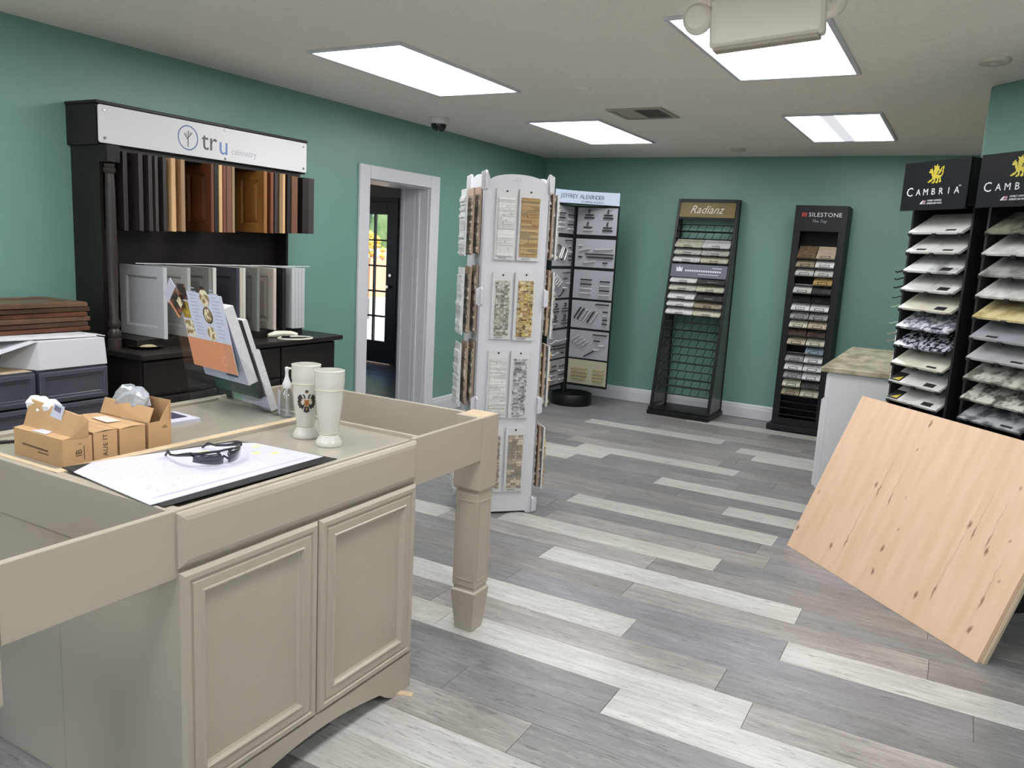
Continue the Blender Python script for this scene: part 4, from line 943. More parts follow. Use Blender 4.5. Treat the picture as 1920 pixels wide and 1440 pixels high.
#PART4
# ================================================================== HARDWARE SPINNER (black cross of boards)
sp = thing('hardware_display', 'black revolving display of cabinet hardware boards with curved white header near the corner', 'display stand', (-3.495, 7.405, 0))
M_PANEL = mat('hardware_board', (152, 153, 159), .45); M_PANELY = mat('hardware_board_cream', (164, 160, 138), .45)
MB().lathe([(.205, 0), (.21, .01), (.21, .10), (.20, .115), (.05, .12)], seg=36).build('base', M_BLACK, sp, True, loc=(.085, .03, 0))
MB().lathe([(.03, .1), (.03, 2.0)], seg=14).build('post', M_BLACK, sp, True)
WL = .475
for k in range(4):
    q = MB(); q.M = Matrix.Rotation(k*math.pi/2, 4, 'Z')
    q.box(.02, WL, -.014, .014, .20, 2.0); q.build('wing', M_BLACK, sp, bevel=.002)
M_PULL = mat('dark_bronze', (52, 47, 46), .3, metal=.6); M_PULLS = mat('satin_nickel', (196, 195, 194), .4, metal=.3)
prow = [(1.722, 1.985), (1.405, 1.682), (1.092, 1.376), (.795, 1.070), (.490, .772), (.225, .472)]
rr = random.Random(21)
def hardware(b, row, w_, h):
    """small pulls and knobs standing off the board, board faces -y, origin at its lower left"""
    def pull(x, z, L, ang, mi): 
        c, s_ = math.cos(ang), math.sin(ang)
        b.tube([(x-c*L/2, 0, z-s_*L/2), (x-c*L*.45, -.018, z-s_*L*.45), (x+c*L*.45, -.018, z+s_*L*.45), (x+c*L/2, 0, z+s_*L/2)], .0065, 6, mi)
    if row == 0:
        for cx, cz, mi in ((.13, .165, 0), (.33, .165, 0), (.12, .045, 1), (.33, .045, 0)):
            b.lathe([(.006, 0), (.014, .012), (.015, .02), (.004, .024)], (0, 0, 0), 8, mi) if False else None
            pull(cx, cz, .10, 0, mi); pull(cx, cz+.028, .085, 0, 0); pull(cx, cz+.062, .03, R(80), 0)
    elif row == 1:
        pull(.26, .13, .30, 0, 0); pull(.27, .10, .28, 0, 0); pull(.10, .17, .12, R(12), 1); pull(.30, .18, .2, R(4), 1); pull(.16, .05, .13, R(8), 1); pull(.33, .05, .04, 0, 0); pull(.06, .10, .03, 0, 0); pull(.06, .21, .04, 0, 1)
    elif row == 2:
        for k in range(4): pull(.14, .19-.045*k, .115, 0, 0 if k < 2 else 1); pull(.34, .18-.045*k, .10, 0, 0 if k % 2 == 0 else 1)
    elif row == 3:
        for k in range(6): pull(.07+.037*k, .15-.008*k, .13, R(58), 0 if k in (0, 1, 4) else 1)
        pull(.33, .25, .14, 0, 0)
        for k in range(4): pull(.37, .18-.04*k, .04, 0, 0 if k != 1 else 1)
    elif row == 4:
        for k in range(4): pull(.06+.035*k, .20-.02*k, .10, R(35), 1)
        pull(.33, .25, .15, 0, 0); pull(.22, .05, .12, R(32), 0)
        for k in range(3): pull(.30+.06*(k % 2), .19-.045*k, .06, 0, 0 if k < 1 else 1)
    else:
        for k in range(4): pull(.13, .16-.035*k, .17, 0, 2); pull(.34, .16-.035*k, .12, 0, 2)
M_BRASS = mat('satin_brass', (186, 172, 118), .35, metal=.5)
for wing in range(2):
    for r_, (z0, z1) in enumerate(prow):
        M = Matrix.Translation((.045, -.0145, z0)) if wing == 0 else Matrix.Translation((.0145, -.475, z0)) @ Matrix.Rotation(R(90), 4, 'Z')
        w_ = .425; h = z1-z0
        q = MB(); q.M = M; q.box(0, w_, -.006, 0, 0, h)
        p = q.build('hardware_board', M_PANELY if r_ == 5 and wing == 0 else M_PANEL, sp, bevel=.001)
        q = MB(); q.M = M @ Matrix.Translation((0, -.006, 0)); hardware(q, r_ if wing == 0 else (r_+2) % 5, w_, h)
        q.build('pulls', [M_PULL, M_PULLS, M_BRASS], p, True, kind='stuff')
# curved header between the ends of the two front wings
hd_ = MB(); n = 14; vs = []; fs = []
P0, P1, PC = Vector((.012, -.470)), Vector((.478, -.014)), Vector((.145, -.115))
for i in range(n+1):
    t_ = i/n; p = P0*(1-t_)**2 + PC*2*t_*(1-t_) + P1*t_**2
    tn = ((PC-P0)*(1-t_) + (P1-PC)*t_).normalized(); nn_ = Vector((tn.y, -tn.x))
    for off in (0, .006):
        for z in (2.005, 2.128): vs.append((p.x+nn_.x*-off, p.y+nn_.y*-off, z))
for i in range(n):
    b0, b1 = i*4, i*4+4
    fs += [(b0, b1, b1+1, b0+1), (b0+2, b0+3, b1+3, b1+2), (b0+1, b1+1, b1+3, b0+3), (b0, b0+2, b1+2, b1)]
fs += [(0, 1, 3, 2), (n*4, n*4+2, n*4+3, n*4+1)]
hdr = hd_.add(vs, fs).build('header', mat('header_white', (168, 177, 194), .45), sp)
def curve_pt(t_):
    p = P0*(1-t_)**2 + PC*2*t_*(1-t_) + P1*t_**2; tn = ((PC-P0)*(1-t_) + (P1-PC)*t_).normalized(); return p, tn
def curved_text(body, size, t0, t1, z, m_):
    for i, c_ in enumerate(body):
        if c_ == ' ': continue
        t_ = t0 + (t1-t0)*(i/(len(body)-1)); p, tn = curve_pt(t_); nn_ = Vector((tn.y, -tn.x))
        text(c_, size, m_, hdr, (p.x+nn_.x*.0012, p.y+nn_.y*.0012, z), (R(90), 0, math.atan2(tn.y, tn.x)), ext=.0004)
M_HINK = mat('header_ink', (62, 72, 92), .5)
curved_text('JEFFREY ALEXANDER', .058, .10, .76, 2.073, M_HINK)
curved_text('BY HARDWARE RESOURCES', .022, .44, .76, 2.028, M_HINK)
MB().tube([(.005, -.47, 2.0), (.478, -.005, 2.0)], .006).build('header_rod', M_BLACK, sp)

# ================================================================== STONE SAMPLE RACK WITH GOLD HEADER
def stone(name, c, c2, scale=30, rough=.25, lo=.4, hi=.6): return mat('stone_'+name, c, rough, c2=c2, scale=scale, lo=lo, hi=hi, detail=6)
SM = {'white': stone('white', (222, 221, 220), (206, 205, 204)), 'cream': stone('cream', (208, 204, 186), (190, 184, 164)), 'light': stone('light', (200, 199, 192), (182, 180, 172)),
      'dark': stone('dark', (82, 80, 80), (66, 64, 64)), 'taupe': stone('taupe', (160, 150, 130), (142, 132, 112)), 'brown': stone('brown', (116, 98, 76), (100, 83, 63)),
      'gray': stone('gray', (156, 156, 154), (134, 134, 132)), 'black': stone('black', (34, 35, 38), (24, 24, 27)), 'dbrown': stone('dbrown', (84, 72, 64), (66, 56, 50)),
      'gold': stone('gold', (184, 160, 108), (150, 124, 76)), 'beige': stone('beige', (196, 184, 162), (176, 162, 140)), 'bluegray': stone('bluegray', (140, 154, 164), (116, 130, 142)),
      'sand': stone('sand', (182, 166, 146), (166, 150, 130), 60)}
RX0, RX1 = -2.60, -1.995
rk = thing('sample_rack', 'black stone sample rack with gold header leaning on the back wall, lower shelves empty', 'display rack', ((RX0+RX1)/2, 7.53, 0))
hw = (RX1-RX0)/2; TH = 2.125
def yf(z): return .385*z/TH            # slanted front
for s in (-1, 1):
    q = MB(); x = s*(hw-.014)
    q.prism([(yf(.06)-.0, .06), (yf(.06)+.028, .06), (yf(TH)+.022, TH), (yf(TH), TH)], x-.014, x+.014, 'x'); q.build('front_upright', M_BLACK, rk, bevel=.002)
    MB().prism([(yf(.06)+.028, .06), (.46, .06), (.46, TH-.02), (yf(TH)+.022, TH-.02)], x-.004, x+.004, 'x').build('side_panel', mat('smoke_panel', (86, 88, 76), .3), rk)
    MB().prism([(.45, .02), (.475, .02), (.475, TH), (.45, TH)], x-.01, x+.01, 'x').build('rear_upright', M_BLACK, rk)
MB().box(-hw-.01, hw+.01, -.03, .48, 0, .045).box(-hw-.005, hw+.005, -.02, .05, .045, .075).build('base', M_BLACK, rk, bevel=.004)
for z, d in ((TH-.03, .03), (1.925, .02)): MB().box(-hw+.028, hw-.028, yf(z)-.002, yf(z)+.02, z, z+d).build('cross_bar', M_BLACK, rk, bevel=.001)
sl_ = math.atan2(.385, TH)
def slant(z, out=0): return Matrix.Translation((0, yf(z)-out, z)) @ Matrix.Rotation(-sl_, 4, 'X')
q = MB(); q.M = slant(1.948); q.box(-hw+.03, hw-.03, .0, .006, 0, .145)
gh = q.build('header_sign', mat('gold_sign', (112, 95, 52), .45, c2=(128, 110, 64), scale=4, spec=.3), rk)
M_SCR = mat('script_silver', (236, 228, 212), .5)
o = text('Radianz', .112, M_SCR, gh, (-.01, yf(2.02)-.0045, 2.020), (R(90)-sl_, 0, 0), shear=.4, sx=.95, ext=.001)
q = MB(); q.M = slant(2.0, .003); stroke(q, [(-.20, -.03), (-.10, -.018), (.04, -.016), (.15, -.028), (.24, -.034)], .004); q.build('flourish', mat('flourish_gold', (156, 138, 92), .5), gh)
q = MB(); q.M = slant(2.0, .003); stroke(q, [(-.02, .03), (.06, .062), (.16, .066), (.24, .04)], .003); q.build('flourish', mat('flourish_gold', (156, 138, 92), .5), gh)
q = MB(); q.M = slant(1.362); q.box(-hw+.025, hw-.025, -.004, .004, 0, .128)
mb_ = q.build('band_sign', mat('band_slate', (92, 92, 108), .35), rk)
M_BINK = mat('band_ink', (214, 214, 222), .4)
q = MB(); q.M = slant(1.362, .0048)
q.add([(-.225, 0, .055), (-.165, 0, .055), (-.165, 0, .105), (-.18, 0, .085), (-.195, 0, .108), (-.21, 0, .085), (-.225, 0, .105)], [(0, 1, 2, 3, 4, 5, 6)])
for k in range(16): q.add([(-.135+.0225*k, 0, .058), (-.118+.0225*k, 0, .058), (-.118+.0225*k, 0, .074), (-.135+.0225*k, 0, .074)], [(0, 1, 2, 3)])
for k in range(13): q.add([(.0+.0155*k, 0, .030), (.012+.0155*k, 0, .030), (.012+.0155*k, 0, .037), (.0+.0155*k, 0, .037)], [(0, 1, 2, 3)])
for k in range(6): q.add([(.135+.0155*k, 0, .095), (.147+.0155*k, 0, .095), (.147+.0155*k, 0, .103), (.135+.0155*k, 0, .103)], [(0, 1, 2, 3)])
q.build('band_print', M_BINK, mb_, kind='stuff')
rows = [1.655, 1.584, 1.512, 1.309, 1.233, 1.149, 1.076, .998]
empty = [1.816, 1.742, .93, .855, .772, .69, .615, .535, .46, .378, .303, .228]
for z in rows + empty:
    y = yf(z); q = MB()
    q.tube([(-hw+.02, y-.012, z-.006), (hw-.02, y-.012, z-.006)], .006, 6)
    for k in range(7): q.tube([(-.24+.08*k, y-.012, z-.008), (-.24+.08*k, y+.10, z+.062)], .0028, 5)
    q.tube([(-hw+.02, y+.10, z+.062), (hw-.02, y+.10, z+.062)], .004, 6)
    q.build('wire_shelf', M_BLACK, rk)
RC = [('cream', 'white'), ('light', 'light'), ('white', 'cream'), ('white', 'dark'), ('light', 'cream'), ('white', 'dark'), ('white', 'taupe'), ('white', 'cream')]
ordn = ['first', 'second', 'third', 'fourth', 'fifth', 'sixth', 'seventh', 'eighth', 'ninth', 'tenth', 'eleventh', 'twelfth', 'thirteenth', 'fourteenth', 'fifteenth', 'sixteenth', 'seventeenth']
def chip(x, y, z, w_, d, th_, tilt, key, label, group, notch=True, front=None):
    t = thing('stone_sample', label, 'stone sample', (x, y, z), 0, group, (tilt, 0, 0))
    c = w_/2
    MB().prism([(-c, 0), (-c+.012, -.008), (-.045, -.008), (-.038, 0), (.038, 0), (.045, -.008), (c-.012, -.008), (c, 0), (c, d), (-c, d)], 0, th_, 'z').build('slab', SM[key], t, bevel=.001)
    if notch: MB().box(-.042, .042, .004, .012, th_, th_+.0012).build('name_strip', M_BLACKM if key not in ('dark', 'black', 'dbrown') else SM['gray'], t)
    return t
for i, (z, (a_, b_)) in enumerate(zip(rows, RC)):
    for s, key, nm in ((-1, a_, 'left'), (1, b_, 'right')):
        cn = {'light': 'light grey', 'dark': 'dark grey'}.get(key, key)
        chip(-2.2975 + s*.138, 7.53+yf(z)-.012, z+.001, .270, .125, .014, R(33), key, '%s stone sample, %s column, %s row from top on the gold-header rack' % (cn, nm, ordn[i]), 'samples on the gold-header rack')

# ================================================================== NARROW CHARCOAL SAMPLE TOWER
SX0, SX1 = -1.435, -.985
sw = (SX1-SX0)/2
st_ = thing('sample_tower', 'narrow charcoal stone sample tower with white lettering and red mark, against the back wall', 'display rack', ((SX0+SX1)/2, 7.66, 0), 0, None, (R(-1.5), 0, 0))
TZ = 2.075
MB().box(-sw, sw, 0, .016, 1.845, TZ).box(-sw, -sw+.062, 0, .016, .06, 1.845).box(sw-.062, sw, 0, .016, .06, 1.845).box(-sw+.062, sw-.062, 0, .016, .06, .125).build('face_frame', M_CHAR, st_, bevel=.002)
for s in (-1, 1): MB().box(s*sw-(.008 if s > 0 else 0), s*sw+(.008 if s < 0 else 0), .016, .28, .06, TZ).build('side_panel', M_CHAR, st_)
box(-sw+.008, sw-.008, .26, .28, .06, TZ).build('back_panel', M_BLACKM, st_); box(-sw+.008, sw-.008, .016, .26, TZ-.016, TZ).build('top_panel', M_CHAR, st_)
MB().box(-sw-.035, sw+.02, -.04, .30, .008, .06).build('base', M_CHAR, st_, bevel=.006)
text('SILESTONE', .052, M_WHITE, st_, (.035, -.0012, 1.992), UP, space=1.05, sx=1.08)
q = MB()
for k in range(3): q.add([(-.165+.016*k, 0, 1.974), (-.155+.016*k, 0, 1.974), (-.155+.016*k, 0, 2.010), (-.165+.016*k, 0, 2.010)], [(0, 1, 2, 3)])
q.add([(-.165, 0, 1.99), (-.123, 0, 2.006), (-.123, 0, 2.010), (-.165, 0, 1.994)], [(0, 1, 2, 3)])
q.M = Matrix.Translation((0, -.001, 0)); lo_ = q.build('red_logo', mat('logo_red', (190, 60, 74), .4), st_, loc=(0, -.001, 0))
text('The Top', .036, mat('faint_white', (150, 154, 158), .5), st_, (-.01, -.0012, 1.935), UP, shear=.25)
LC = ['brown', 'taupe', 'light', None, 'light', 'black', 'white', 'gray', 'cream', 'dbrown', 'beige', None, 'gray', 'white', 'gray', 'cream', 'taupe']
RCc = ['sand', 'white', 'light', 'gold', 'dark', 'black', 'white', 'gray', 'beige', 'dbrown', 'cream', 'bluegray', 'white', 'white', 'white', 'dark', 'cream']
tiltM = Matrix.Translation(((SX0+SX1)/2, 7.66, 0)) @ Matrix.Rotation(R(-1.5), 4, 'X')
for i in range(17):
    z = 1.605 - i*(1.605-.352)/16
    MB().box(-sw+.062, sw-.062, -.006, .10, z-.012, z-.006).build('shelf', M_BLACKM, st_)
    for s, key, nm in ((-1, LC[i], 'left'), (1, RCc[i], 'right')):
        if not key: continue
        p = tiltM @ Vector((s*.083, -.028, z-.004))
        d = .17 if i == 0 else .115
        cn = {'light': 'light grey', 'dark': 'dark grey', 'dbrown': 'dark brown', 'bluegray': 'blue-grey', 'taupe': 'taupe'}.get(key, key)
        t = thing('stone_sample', '%s stone sample, %s column, %s row down the narrow charcoal tower' % (cn, nm, ordn[i]), 'stone sample', p, 0, 'samples on the narrow charcoal tower', (R(38), 0, 0))
        MB().box(-.079, .079, 0, d, 0, .013).build('slab', SM[key], t, bevel=.0012)
        q = MB().box(-.042, .042, .000, .005, .013, .0142).box(-.042, -.036, .005, .030, .013, .0142).box(.036, .042, .005, .030, .013, .0142).box(-.036, .036, .026, .031, .013, .0142)
        q.build('handle_outline', M_BLACKM, t)
for k in range(3): MB().box(-sw+.062, sw-.062, -.004, .10, .155+.062*k, .160+.062*k).build('shelf', M_BLACKM, st_)

# ================================================================== TALL QUARTZ TOWERS ON THE DIAGONAL WALL
M_SIGN = mat('sign_black', (13, 17, 22), .55, spec=.18); M_DRAG = mat('dragon_gold', (188, 172, 48), .4); M_SIGNW = mat('sign_white', (212, 214, 216), .4)
DRAG = [  # walking dragon, unit square, facing left
 [(.34,.40),(.46,.46),(.62,.44),(.74,.40),(.80,.32),(.74,.26),(.60,.26),(.48,.24),(.38,.20),(.30,.26),(.28,.34)],            # body
 [(.34,.40),(.28,.34),(.22,.42),(.20,.54),(.12,.52),(.04,.56),(.02,.62),(.10,.64),(.06,.70),(.14,.72),(.20,.80),(.22,.72),(.30,.66),(.32,.54),(.40,.46)],   # neck, head
 [(.40,.42),(.34,.60),(.36,.78),(.30,.92),(.44,.86),(.56,.98),(.58,.84),(.70,.86),(.66,.74),(.74,.66),(.62,.60),(.56,.46)],     # wing
 [(.62,.48),(.70,.60),(.80,.72),(.88,.84),(.86,.62),(.80,.52),(.70,.44)],                                                       # rear wing
 [(.74,.38),(.86,.40),(.92,.50),(.90,.62),(.96,.70),(1.0,.58),(.98,.44),(.90,.32),(.78,.28)],                                   # tail
 [(.94,.66),(.88,.76),(.98,.88),(1.02,.72)],                                                                                    # tail tip
 [(.30,.30),(.22,.20),(.14,.20),(.10,.14),(.00,.10),(.06,.04),(.18,.08),(.24,.10),(.34,.18)],                                    # fore leg
 [(.40,.24),(.42,.14),(.34,.08),(.28,.02),(.40,.00),(.48,.04),(.52,.14),(.50,.24)],                                             # fore leg 2
 [(.60,.28),(.62,.16),(.56,.08),(.54,.02),(.66,.00),(.72,.04),(.70,.16),(.74,.26)],                                             # hind leg
 [(.74,.30),(.80,.18),(.76,.10),(.78,.04),(.90,.04),(.90,.10),(.88,.20),(.82,.32)]]
def quartz(name, key, c, c2, scale, lo=.42, hi=.58): return mat('quartz_'+name, c, .18, c2=c2, scale=scale, lo=lo, hi=hi, coat=.2, detail=8)
QZ = {'white': quartz('white', 0, (214, 212, 208), (200, 197, 192), 4), 'cream': quartz('cream', 0, (212, 207, 193), (196, 190, 174), 4), 'speck': quartz('speckled', 0, (206, 206, 212), (120, 122, 134), 46, .45, .55),
      'dkspeck': quartz('dark_speckled', 0, (182, 184, 194), (40, 42, 52), 40, .46, .54), 'marble': quartz('marble', 0, (214, 214, 214), (146, 148, 150), 8, .48, .62), 'grayvein': quartz('gray_vein', 0, (164, 164, 158), (104, 104, 100), 9, .42, .6),
      'pale': quartz('pale', 0, (214, 212, 208), (188, 186, 180), 12), 'gold': quartz('golden', 0, (214, 200, 152), (178, 158, 108), 12), 'gray': quartz('gray', 0, (156, 158, 164), (144, 146, 152), 6), 'gray2': quartz('silver', 0, (172, 172, 174), (158, 158, 160), 8),
      'stone1': quartz('mossy', 0, (190, 190, 178), (108, 110, 100), 16, .42, .58), 'stone2': quartz('mottled', 0, (196, 196, 184), (92, 94, 86), 18, .44, .56), 'stone3': quartz('smoky', 0, (166, 168, 170), (92, 94, 98), 14, .44, .58), 'olive': quartz('olive', 0, (132, 132, 116), (74, 76, 66), 10, .4, .6)}
def quartz_tower(tc, label, rows_, tag_, hooks):
    x, y = (4.5 + math.sqrt(2)*tc)/2, (4.5 - math.sqrt(2)*tc)/2
    t = thing('quartz_tower', label, 'display rack', (x, y, 0), R(-45), 'tall quartz sample towers')
    hw = .205
    for s in (-1, 1): MB().box(s*hw-(.014 if s > 0 else 0), s*hw+(.014 if s < 0 else 0), .03, .36, 0, 1.99).build('side_panel', M_BLACKM, t, bevel=.001)
    box(-hw, hw, .345, .36, 0, 1.99).build('back_panel', M_BLACKM, t); box(-hw, hw, .03, .36, 1.985, 2.0).build('top_panel', M_BLACKM, t)
    box(-hw-.01, hw+.01, -.22, .36, 0, .47).build('plinth', M_BLACKM, t, bevel=.004)
    sn = MB().box(-.216, .216, -.045, -.030, 1.862, 2.105).build('header_sign', M_SIGN, t, bevel=.002)
    MB().box(.19, .214, -.030, .30, 1.88, 2.103).box(-.19, .19, -.03, .03, 1.90, 1.93).build('header_box', M_BLACKM, t)
    yy = -.0462
    d = MB(); sc = .098
    for poly in DRAG:
        d.add([(-.045+px*sc, 0, 1.992+pz_*sc) for px, pz_ in poly], [list(range(len(poly)))])
    d.build('dragon_emblem', M_DRAG, sn, loc=(0, yy, 0))
    xs = -.158
    for i, ch_ in enumerate('CAMBRIA'):
        text(ch_, .064 if i == 0 else .046, M_SIGNW, sn, (xs, yy, 1.953 if i == 0 else 1.9505), UP, sx=1.05); xs += .060 if i == 0 else .050
    text('TM', .011, M_SIGNW, sn, (.168, yy, 1.972), UP)
    fl_ = MB().add([(-.080, 0, 1.892), (-.066, 0, 1.892), (-.056, 0, 1.912), (-.066, 0, 1.906)], [(0, 1, 2, 3)], 0)
    for k in range(4): fl_.add([(-.066+.002*k, 0, 1.892+.005*k), (-.040, 0, 1.892+.005*k), (-.040, 0, 1.8945+.005*k), (-.065+.002*k, 0, 1.8945+.005*k)], [(0, 1, 2, 3)], 1 if k % 2 else 0)
    fl_.build('flag', [M_SIGNW, mat('flag_red', (206, 120, 140), .4)], sn, loc=(0, yy, 0))
    text('FAMILY OWNED', .0125, M_SIGNW, sn, (.018, yy, 1.9075), UP); text('AMERICAN MADE', .0125, M_SIGNW, sn, (.018, yy, 1.894), UP)
    tilt = R(33); Mt = Matrix.Translation((x, y, 0)) @ Matrix.Rotation(R(-45), 4, 'Z')
    for i, spec in enumerate(rows_):
        z = 1.742 - .0993*i
        sh_ = MB(); sh_.M = Matrix.Translation((0, 0, z)) @ Matrix.Rotation(tilt, 4, 'X')
        sh_.box(-.172, .172, .004, .19, -.006, -.001)
        for cx in (-.165, 0, .165): sh_.box(cx-.012, cx+.012, -.007, .006, -.010, .006)
        sh_.build('shelf', M_BLACKM, t)
        parts_ = spec['k']; n_ = len(parts_); w_ = .356/n_
        for j, key in enumerate(parts_):
            cx = -.178 + w_*(j+.5)
            p = Mt @ Vector((cx, 0, z)); pos = '' if n_ == 1 else (' left half' if j == 0 else ' right half')
            lab = '%s quartz slab,%s %s from top on the %s tower' % (spec['n'][j], pos, ordn[i], tag_)
            q = thing('quartz_sample', lab, 'stone sample', p, 0, 'quartz slabs on the %s tower' % tag_, (0, 0, 0)); q.rotation_euler = (tilt, 0, R(-45)); 
            MB().box(-w_/2+.0008, w_/2-.0008, 0, .185, 0, .013).build('slab', QZ[key], q, bevel=.0012)
            if spec.get('t', 'r') and (n_ == 1 or j == 1 or spec.get('both')):
                xx = {'l': -.06}.get(spec.get('t'), w_/2-.085)
                wd = .055 if spec.get('big') else .05; dp = .028 if spec.get('big') else .012
                box(xx-wd/2-.006, xx+wd/2+.006, .014, .014+dp, .013, .0145).build('name_tag', M_BLACKM, q)
            if spec.get('card'):
                box(-w_/2+.002, -w_/2+.078, .006, .08, .013, .0148).build('dragon_card', M_BLACKM, q)
                MB().prism([(-w_/2+.02, .016), (-w_/2+.07, .014), (-w_/2+.066, .05)], .0148, .0155, 'z').build('gold_mark', M_DRAG, q)
    if hooks:
        for k, z in enumerate((1.56, 1.52, 1.475, 1.42, 1.37, 1.28, 1.22, 1.18)):
            m_ = M_BLACK if k < 4 else mat('hook_reflection', (150, 176, 150), .4) if k < 6 else mat('hook_tan', (150, 128, 112), .4)  # green on the middle hooks is a reflection painted as colour
            MB().tube([(-hw+.004, .08, z), (-hw-.02, .06, z-.004), (-hw-.055, .03, z-.020), (-hw-.062, .024, z-.016)], .0045 if k < 3 else .003, 6).build('side_hook', m_, t)
        for z0, z1 in ((1.215, 1.265), (1.135, 1.20), (1.02, 1.09), (.93, .99)): MB().box(-hw-.004, -hw+.001, .03, .05, z0, z1).build('edge_clip', M_WHITE, t)
    return t
quartz_tower(-3.43, 'tall black quartz sample tower with dragon sign, nearer the back wall', [
    dict(k=['white'], n=['mottled white'], t='r'), dict(k=['white', 'white'], n=['white', 'white'], both=True), dict(k=['marble'], n=['grey-veined marble'], big=True), dict(k=['white', 'pale'], n=['plain white', 'pale'], big=True), dict(k=['cream'], n=['cream'], big=True),
    dict(k=['speck'], n=['grey speckled']), dict(k=['dkspeck'], n=['dark speckled']), dict(k=['cream'], n=['ivory']), dict(k=['white'], n=['bright white'], big=True, card=True), dict(k=['pale'], n=['off-white'], big=True, card=True)], 'left dragon-sign', True)
quartz_tower(-2.94, 'tall black quartz sample tower with dragon sign, cut by the right picture edge', [
    dict(k=['olive'], n=['dark olive veined'], t=None), dict(k=['pale'], n=['pale mottled'], t=None), dict(k=['grayvein'], n=['grey veined'], t=None), dict(k=['pale'], n=['light veined'], t=None), dict(k=['gold'], n=['golden cream'], t=None),
    dict(k=['gray'], n=['blue-grey'], t='l'), dict(k=['gray2'], n=['silver grey']), dict(k=['stone1'], n=['mossy mottled'], t=None), dict(k=['stone2'], n=['bold green mottled'], t=None), dict(k=['stone3'], n=['smoky mottled'])], 'right dragon-sign', False)

# ================================================================== WHITE ISLAND WITH GRANITE TOP
wi = thing('granite_island', 'white island cabinet with green-beige granite top, behind the quartz towers', 'island', (-.16, 6.24, 0))
MB().box(-.545, .55, -.765, .765, .10, .875).box(-.50, .50, -.70, .70, 0, .10).build('carcass', M_WHITE, wi, bevel=.002)
q = MB(); q.box(-.585, .59, -.795, .795, .878, .910)
q.build('countertop', mat('granite', (188, 178, 150), .35, c2=(138, 130, 106), scale=11, lo=.40, hi=.62, detail=10, stretch=(1, .45, 1), spec=.3), wi, bevel=.004)
for k in range(3):
    y0 = -.76+.508*k
    q = MB(); q.M = Matrix.Translation((-.546, 0, 0)) @ Matrix.Rotation(R(-90), 4, 'Z'); panel_front(q, -y0-.504, -y0, .11, .70, 0, .022); q.build('door', M_WHITE, wi, bevel=.001)
    q = MB(); q.M = Matrix.Translation((-.546, 0, 0)) @ Matrix.Rotation(R(-90), 4, 'Z'); q.rings(-y0-.504, -y0, .715, .865, [(0, -.004), (.004, -.006)], 0); q.build('drawer_front', M_WHITE, wi)
MB().box(-.545, -.525, -.767, -.765, .1, .875).build('end_stile', M_TRIM, wi)

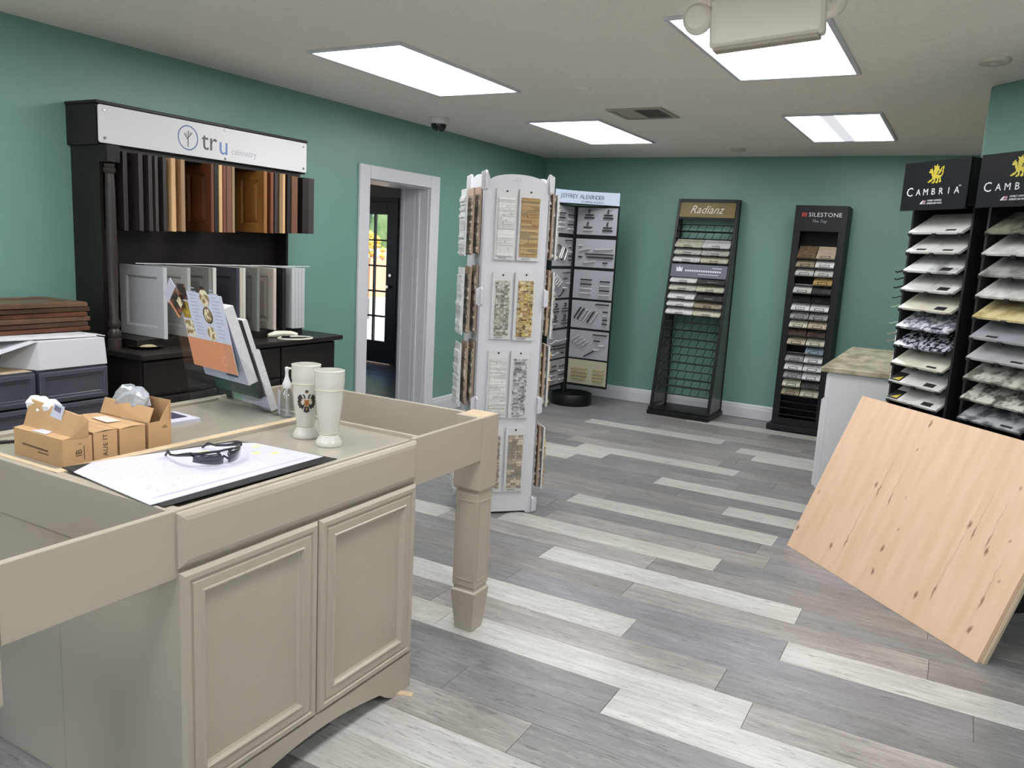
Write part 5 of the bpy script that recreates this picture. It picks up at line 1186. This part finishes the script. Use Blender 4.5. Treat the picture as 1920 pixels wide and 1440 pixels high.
# ================================================================== PLYWOOD SHEET LEANING ON THE TOWERS
def ply_mat():
    m_, t, p = newmat('maple_plywood')
    tc = t.nodes.new('ShaderNodeTexCoord'); sep = tc.outputs['Object']
    base = t.nodes.new('ShaderNodeTexNoise'); mp = t.nodes.new('ShaderNodeVectorMath'); mp.operation = 'MULTIPLY'; mp.inputs[1].default_value = (9, 1, 1.1)
    t.links.new(sep, mp.inputs[0]); t.links.new(mp.outputs[0], base.inputs['Vector']); base.inputs['Scale'].default_value = 2.2; base.inputs['Detail'].default_value = 5
    mr = t.nodes.new('ShaderNodeMapRange'); mr.inputs['From Min'].default_value = .35; mr.inputs['From Max'].default_value = .68; t.links.new(base.outputs['Fac'], mr.inputs['Value'])
    mx = t.nodes.new('ShaderNodeMix'); mx.data_type = 'RGBA'; t.links.new(mr.outputs[0], mx.inputs['Factor']); mx.inputs['A'].default_value = rgb(226, 194, 165); mx.inputs['B'].default_value = rgb(216, 181, 149)
    wob = t.nodes.new('ShaderNodeTexNoise'); wob.inputs['Scale'].default_value = 26; t.links.new(sep, wob.inputs['Vector'])
    wv = t.nodes.new('ShaderNodeVectorMath'); wv.operation = 'MULTIPLY_ADD'; wv.inputs[1].default_value = (.022, 0, .022); t.links.new(wob.outputs['Color'], wv.inputs[0]); t.links.new(sep, wv.inputs[2])
    K = [(0.523,.884,1),(.522,.742,0),(.389,.508,1),(.422,.485,2),(.511,.467,2),(.596,.504,0),(.645,.349,0),(.61,.235,1),(.621,.113,1),(.381,.175,2),(.302,.121,1),(.015,.115,1),(.038,.347,0),(.979,.505,1),(1.02,.479,2),(1.099,.475,2),(1.113,.428,1),(1.187,.505,0),(1.229,.34,0),(1.199,.229,2),(1.209,.102,1),(.973,.173,2),(.897,.118,1),(1.118,.733,0)]
    acc = None
    def mask(kx, kz, rx, rz, skew, gain):
        nonlocal acc
        d = t.nodes.new('ShaderNodeVectorMath'); d.operation = 'SUBTRACT'; d.inputs[1].default_value = (kx+.011, 0, kz+.011); t.links.new(wv.outputs[0], d.inputs[0])
        s_ = t.nodes.new('ShaderNodeVectorMath'); s_.operation = 'MULTIPLY'; s_.inputs[1].default_value = (1/rx, 0, 1/rz); t.links.new(d.outputs[0], s_.inputs[0])
        l = t.nodes.new('ShaderNodeVectorMath'); l.operation = 'LENGTH'; t.links.new(s_.outputs[0], l.inputs[0])
        r_ = t.nodes.new('ShaderNodeMapRange'); r_.inputs['From Min'].default_value = 1.0; r_.inputs['From Max'].default_value = .25; r_.inputs['To Max'].default_value = gain; t.links.new(l.outputs['Value'], r_.inputs['Value'])
        if acc is None: acc = r_.outputs[0]
        else:
            a_ = t.nodes.new('ShaderNodeMath'); a_.operation = 'MAXIMUM'; t.links.new(acc, a_.inputs[0]); t.links.new(r_.outputs[0], a_.inputs[1]); acc = a_.outputs[0]
    for kx, kz, kk in K:
        mask(kx, kz, *((.007, .014), (.012, .026), (.006, .05))[kk], 0, (.55, .85, .8)[kk])
        if kk == 2: mask(kx-.002, kz+.09, .004, .16, 0, .28)
    for sx in (.385, .98): mask(sx, .35, .0045, .42, 0, .22)
    mx2 = t.nodes.new('ShaderNodeMix'); mx2.data_type = 'RGBA'; t.links.new(acc, mx2.inputs['Factor']); t.links.new(mx.outputs['Result'], mx2.inputs['A']); mx2.inputs['B'].default_value = rgb(112, 74, 50)
    t.links.new(mx2.outputs['Result'], p.inputs['Base Color']); p.inputs['Roughness'].default_value = .5
    return m_
py = thing('plywood_sheet', 'large pale maple plywood sheet with brown knots leaning against the quartz towers', 'plywood', (-.688, 4.514, .001), 0)
py.rotation_euler = (-math.atan2(.375, .854), 0, R(-45))
MB().box(0, 1.303, 0, .0185, 0, .932).build('face_sheet', ply_mat(), py, bevel=.0006)
MB().box(.012, 1.318, .0195, .036, .002, .930).build('backing_sheet', mat('ply_edge', (206, 190, 166), .6, c2=(172, 152, 126), scale=160, stretch=(1, 1, .02)), py, bevel=.0006)['label'] = 'second sheet behind, edge showing at right'
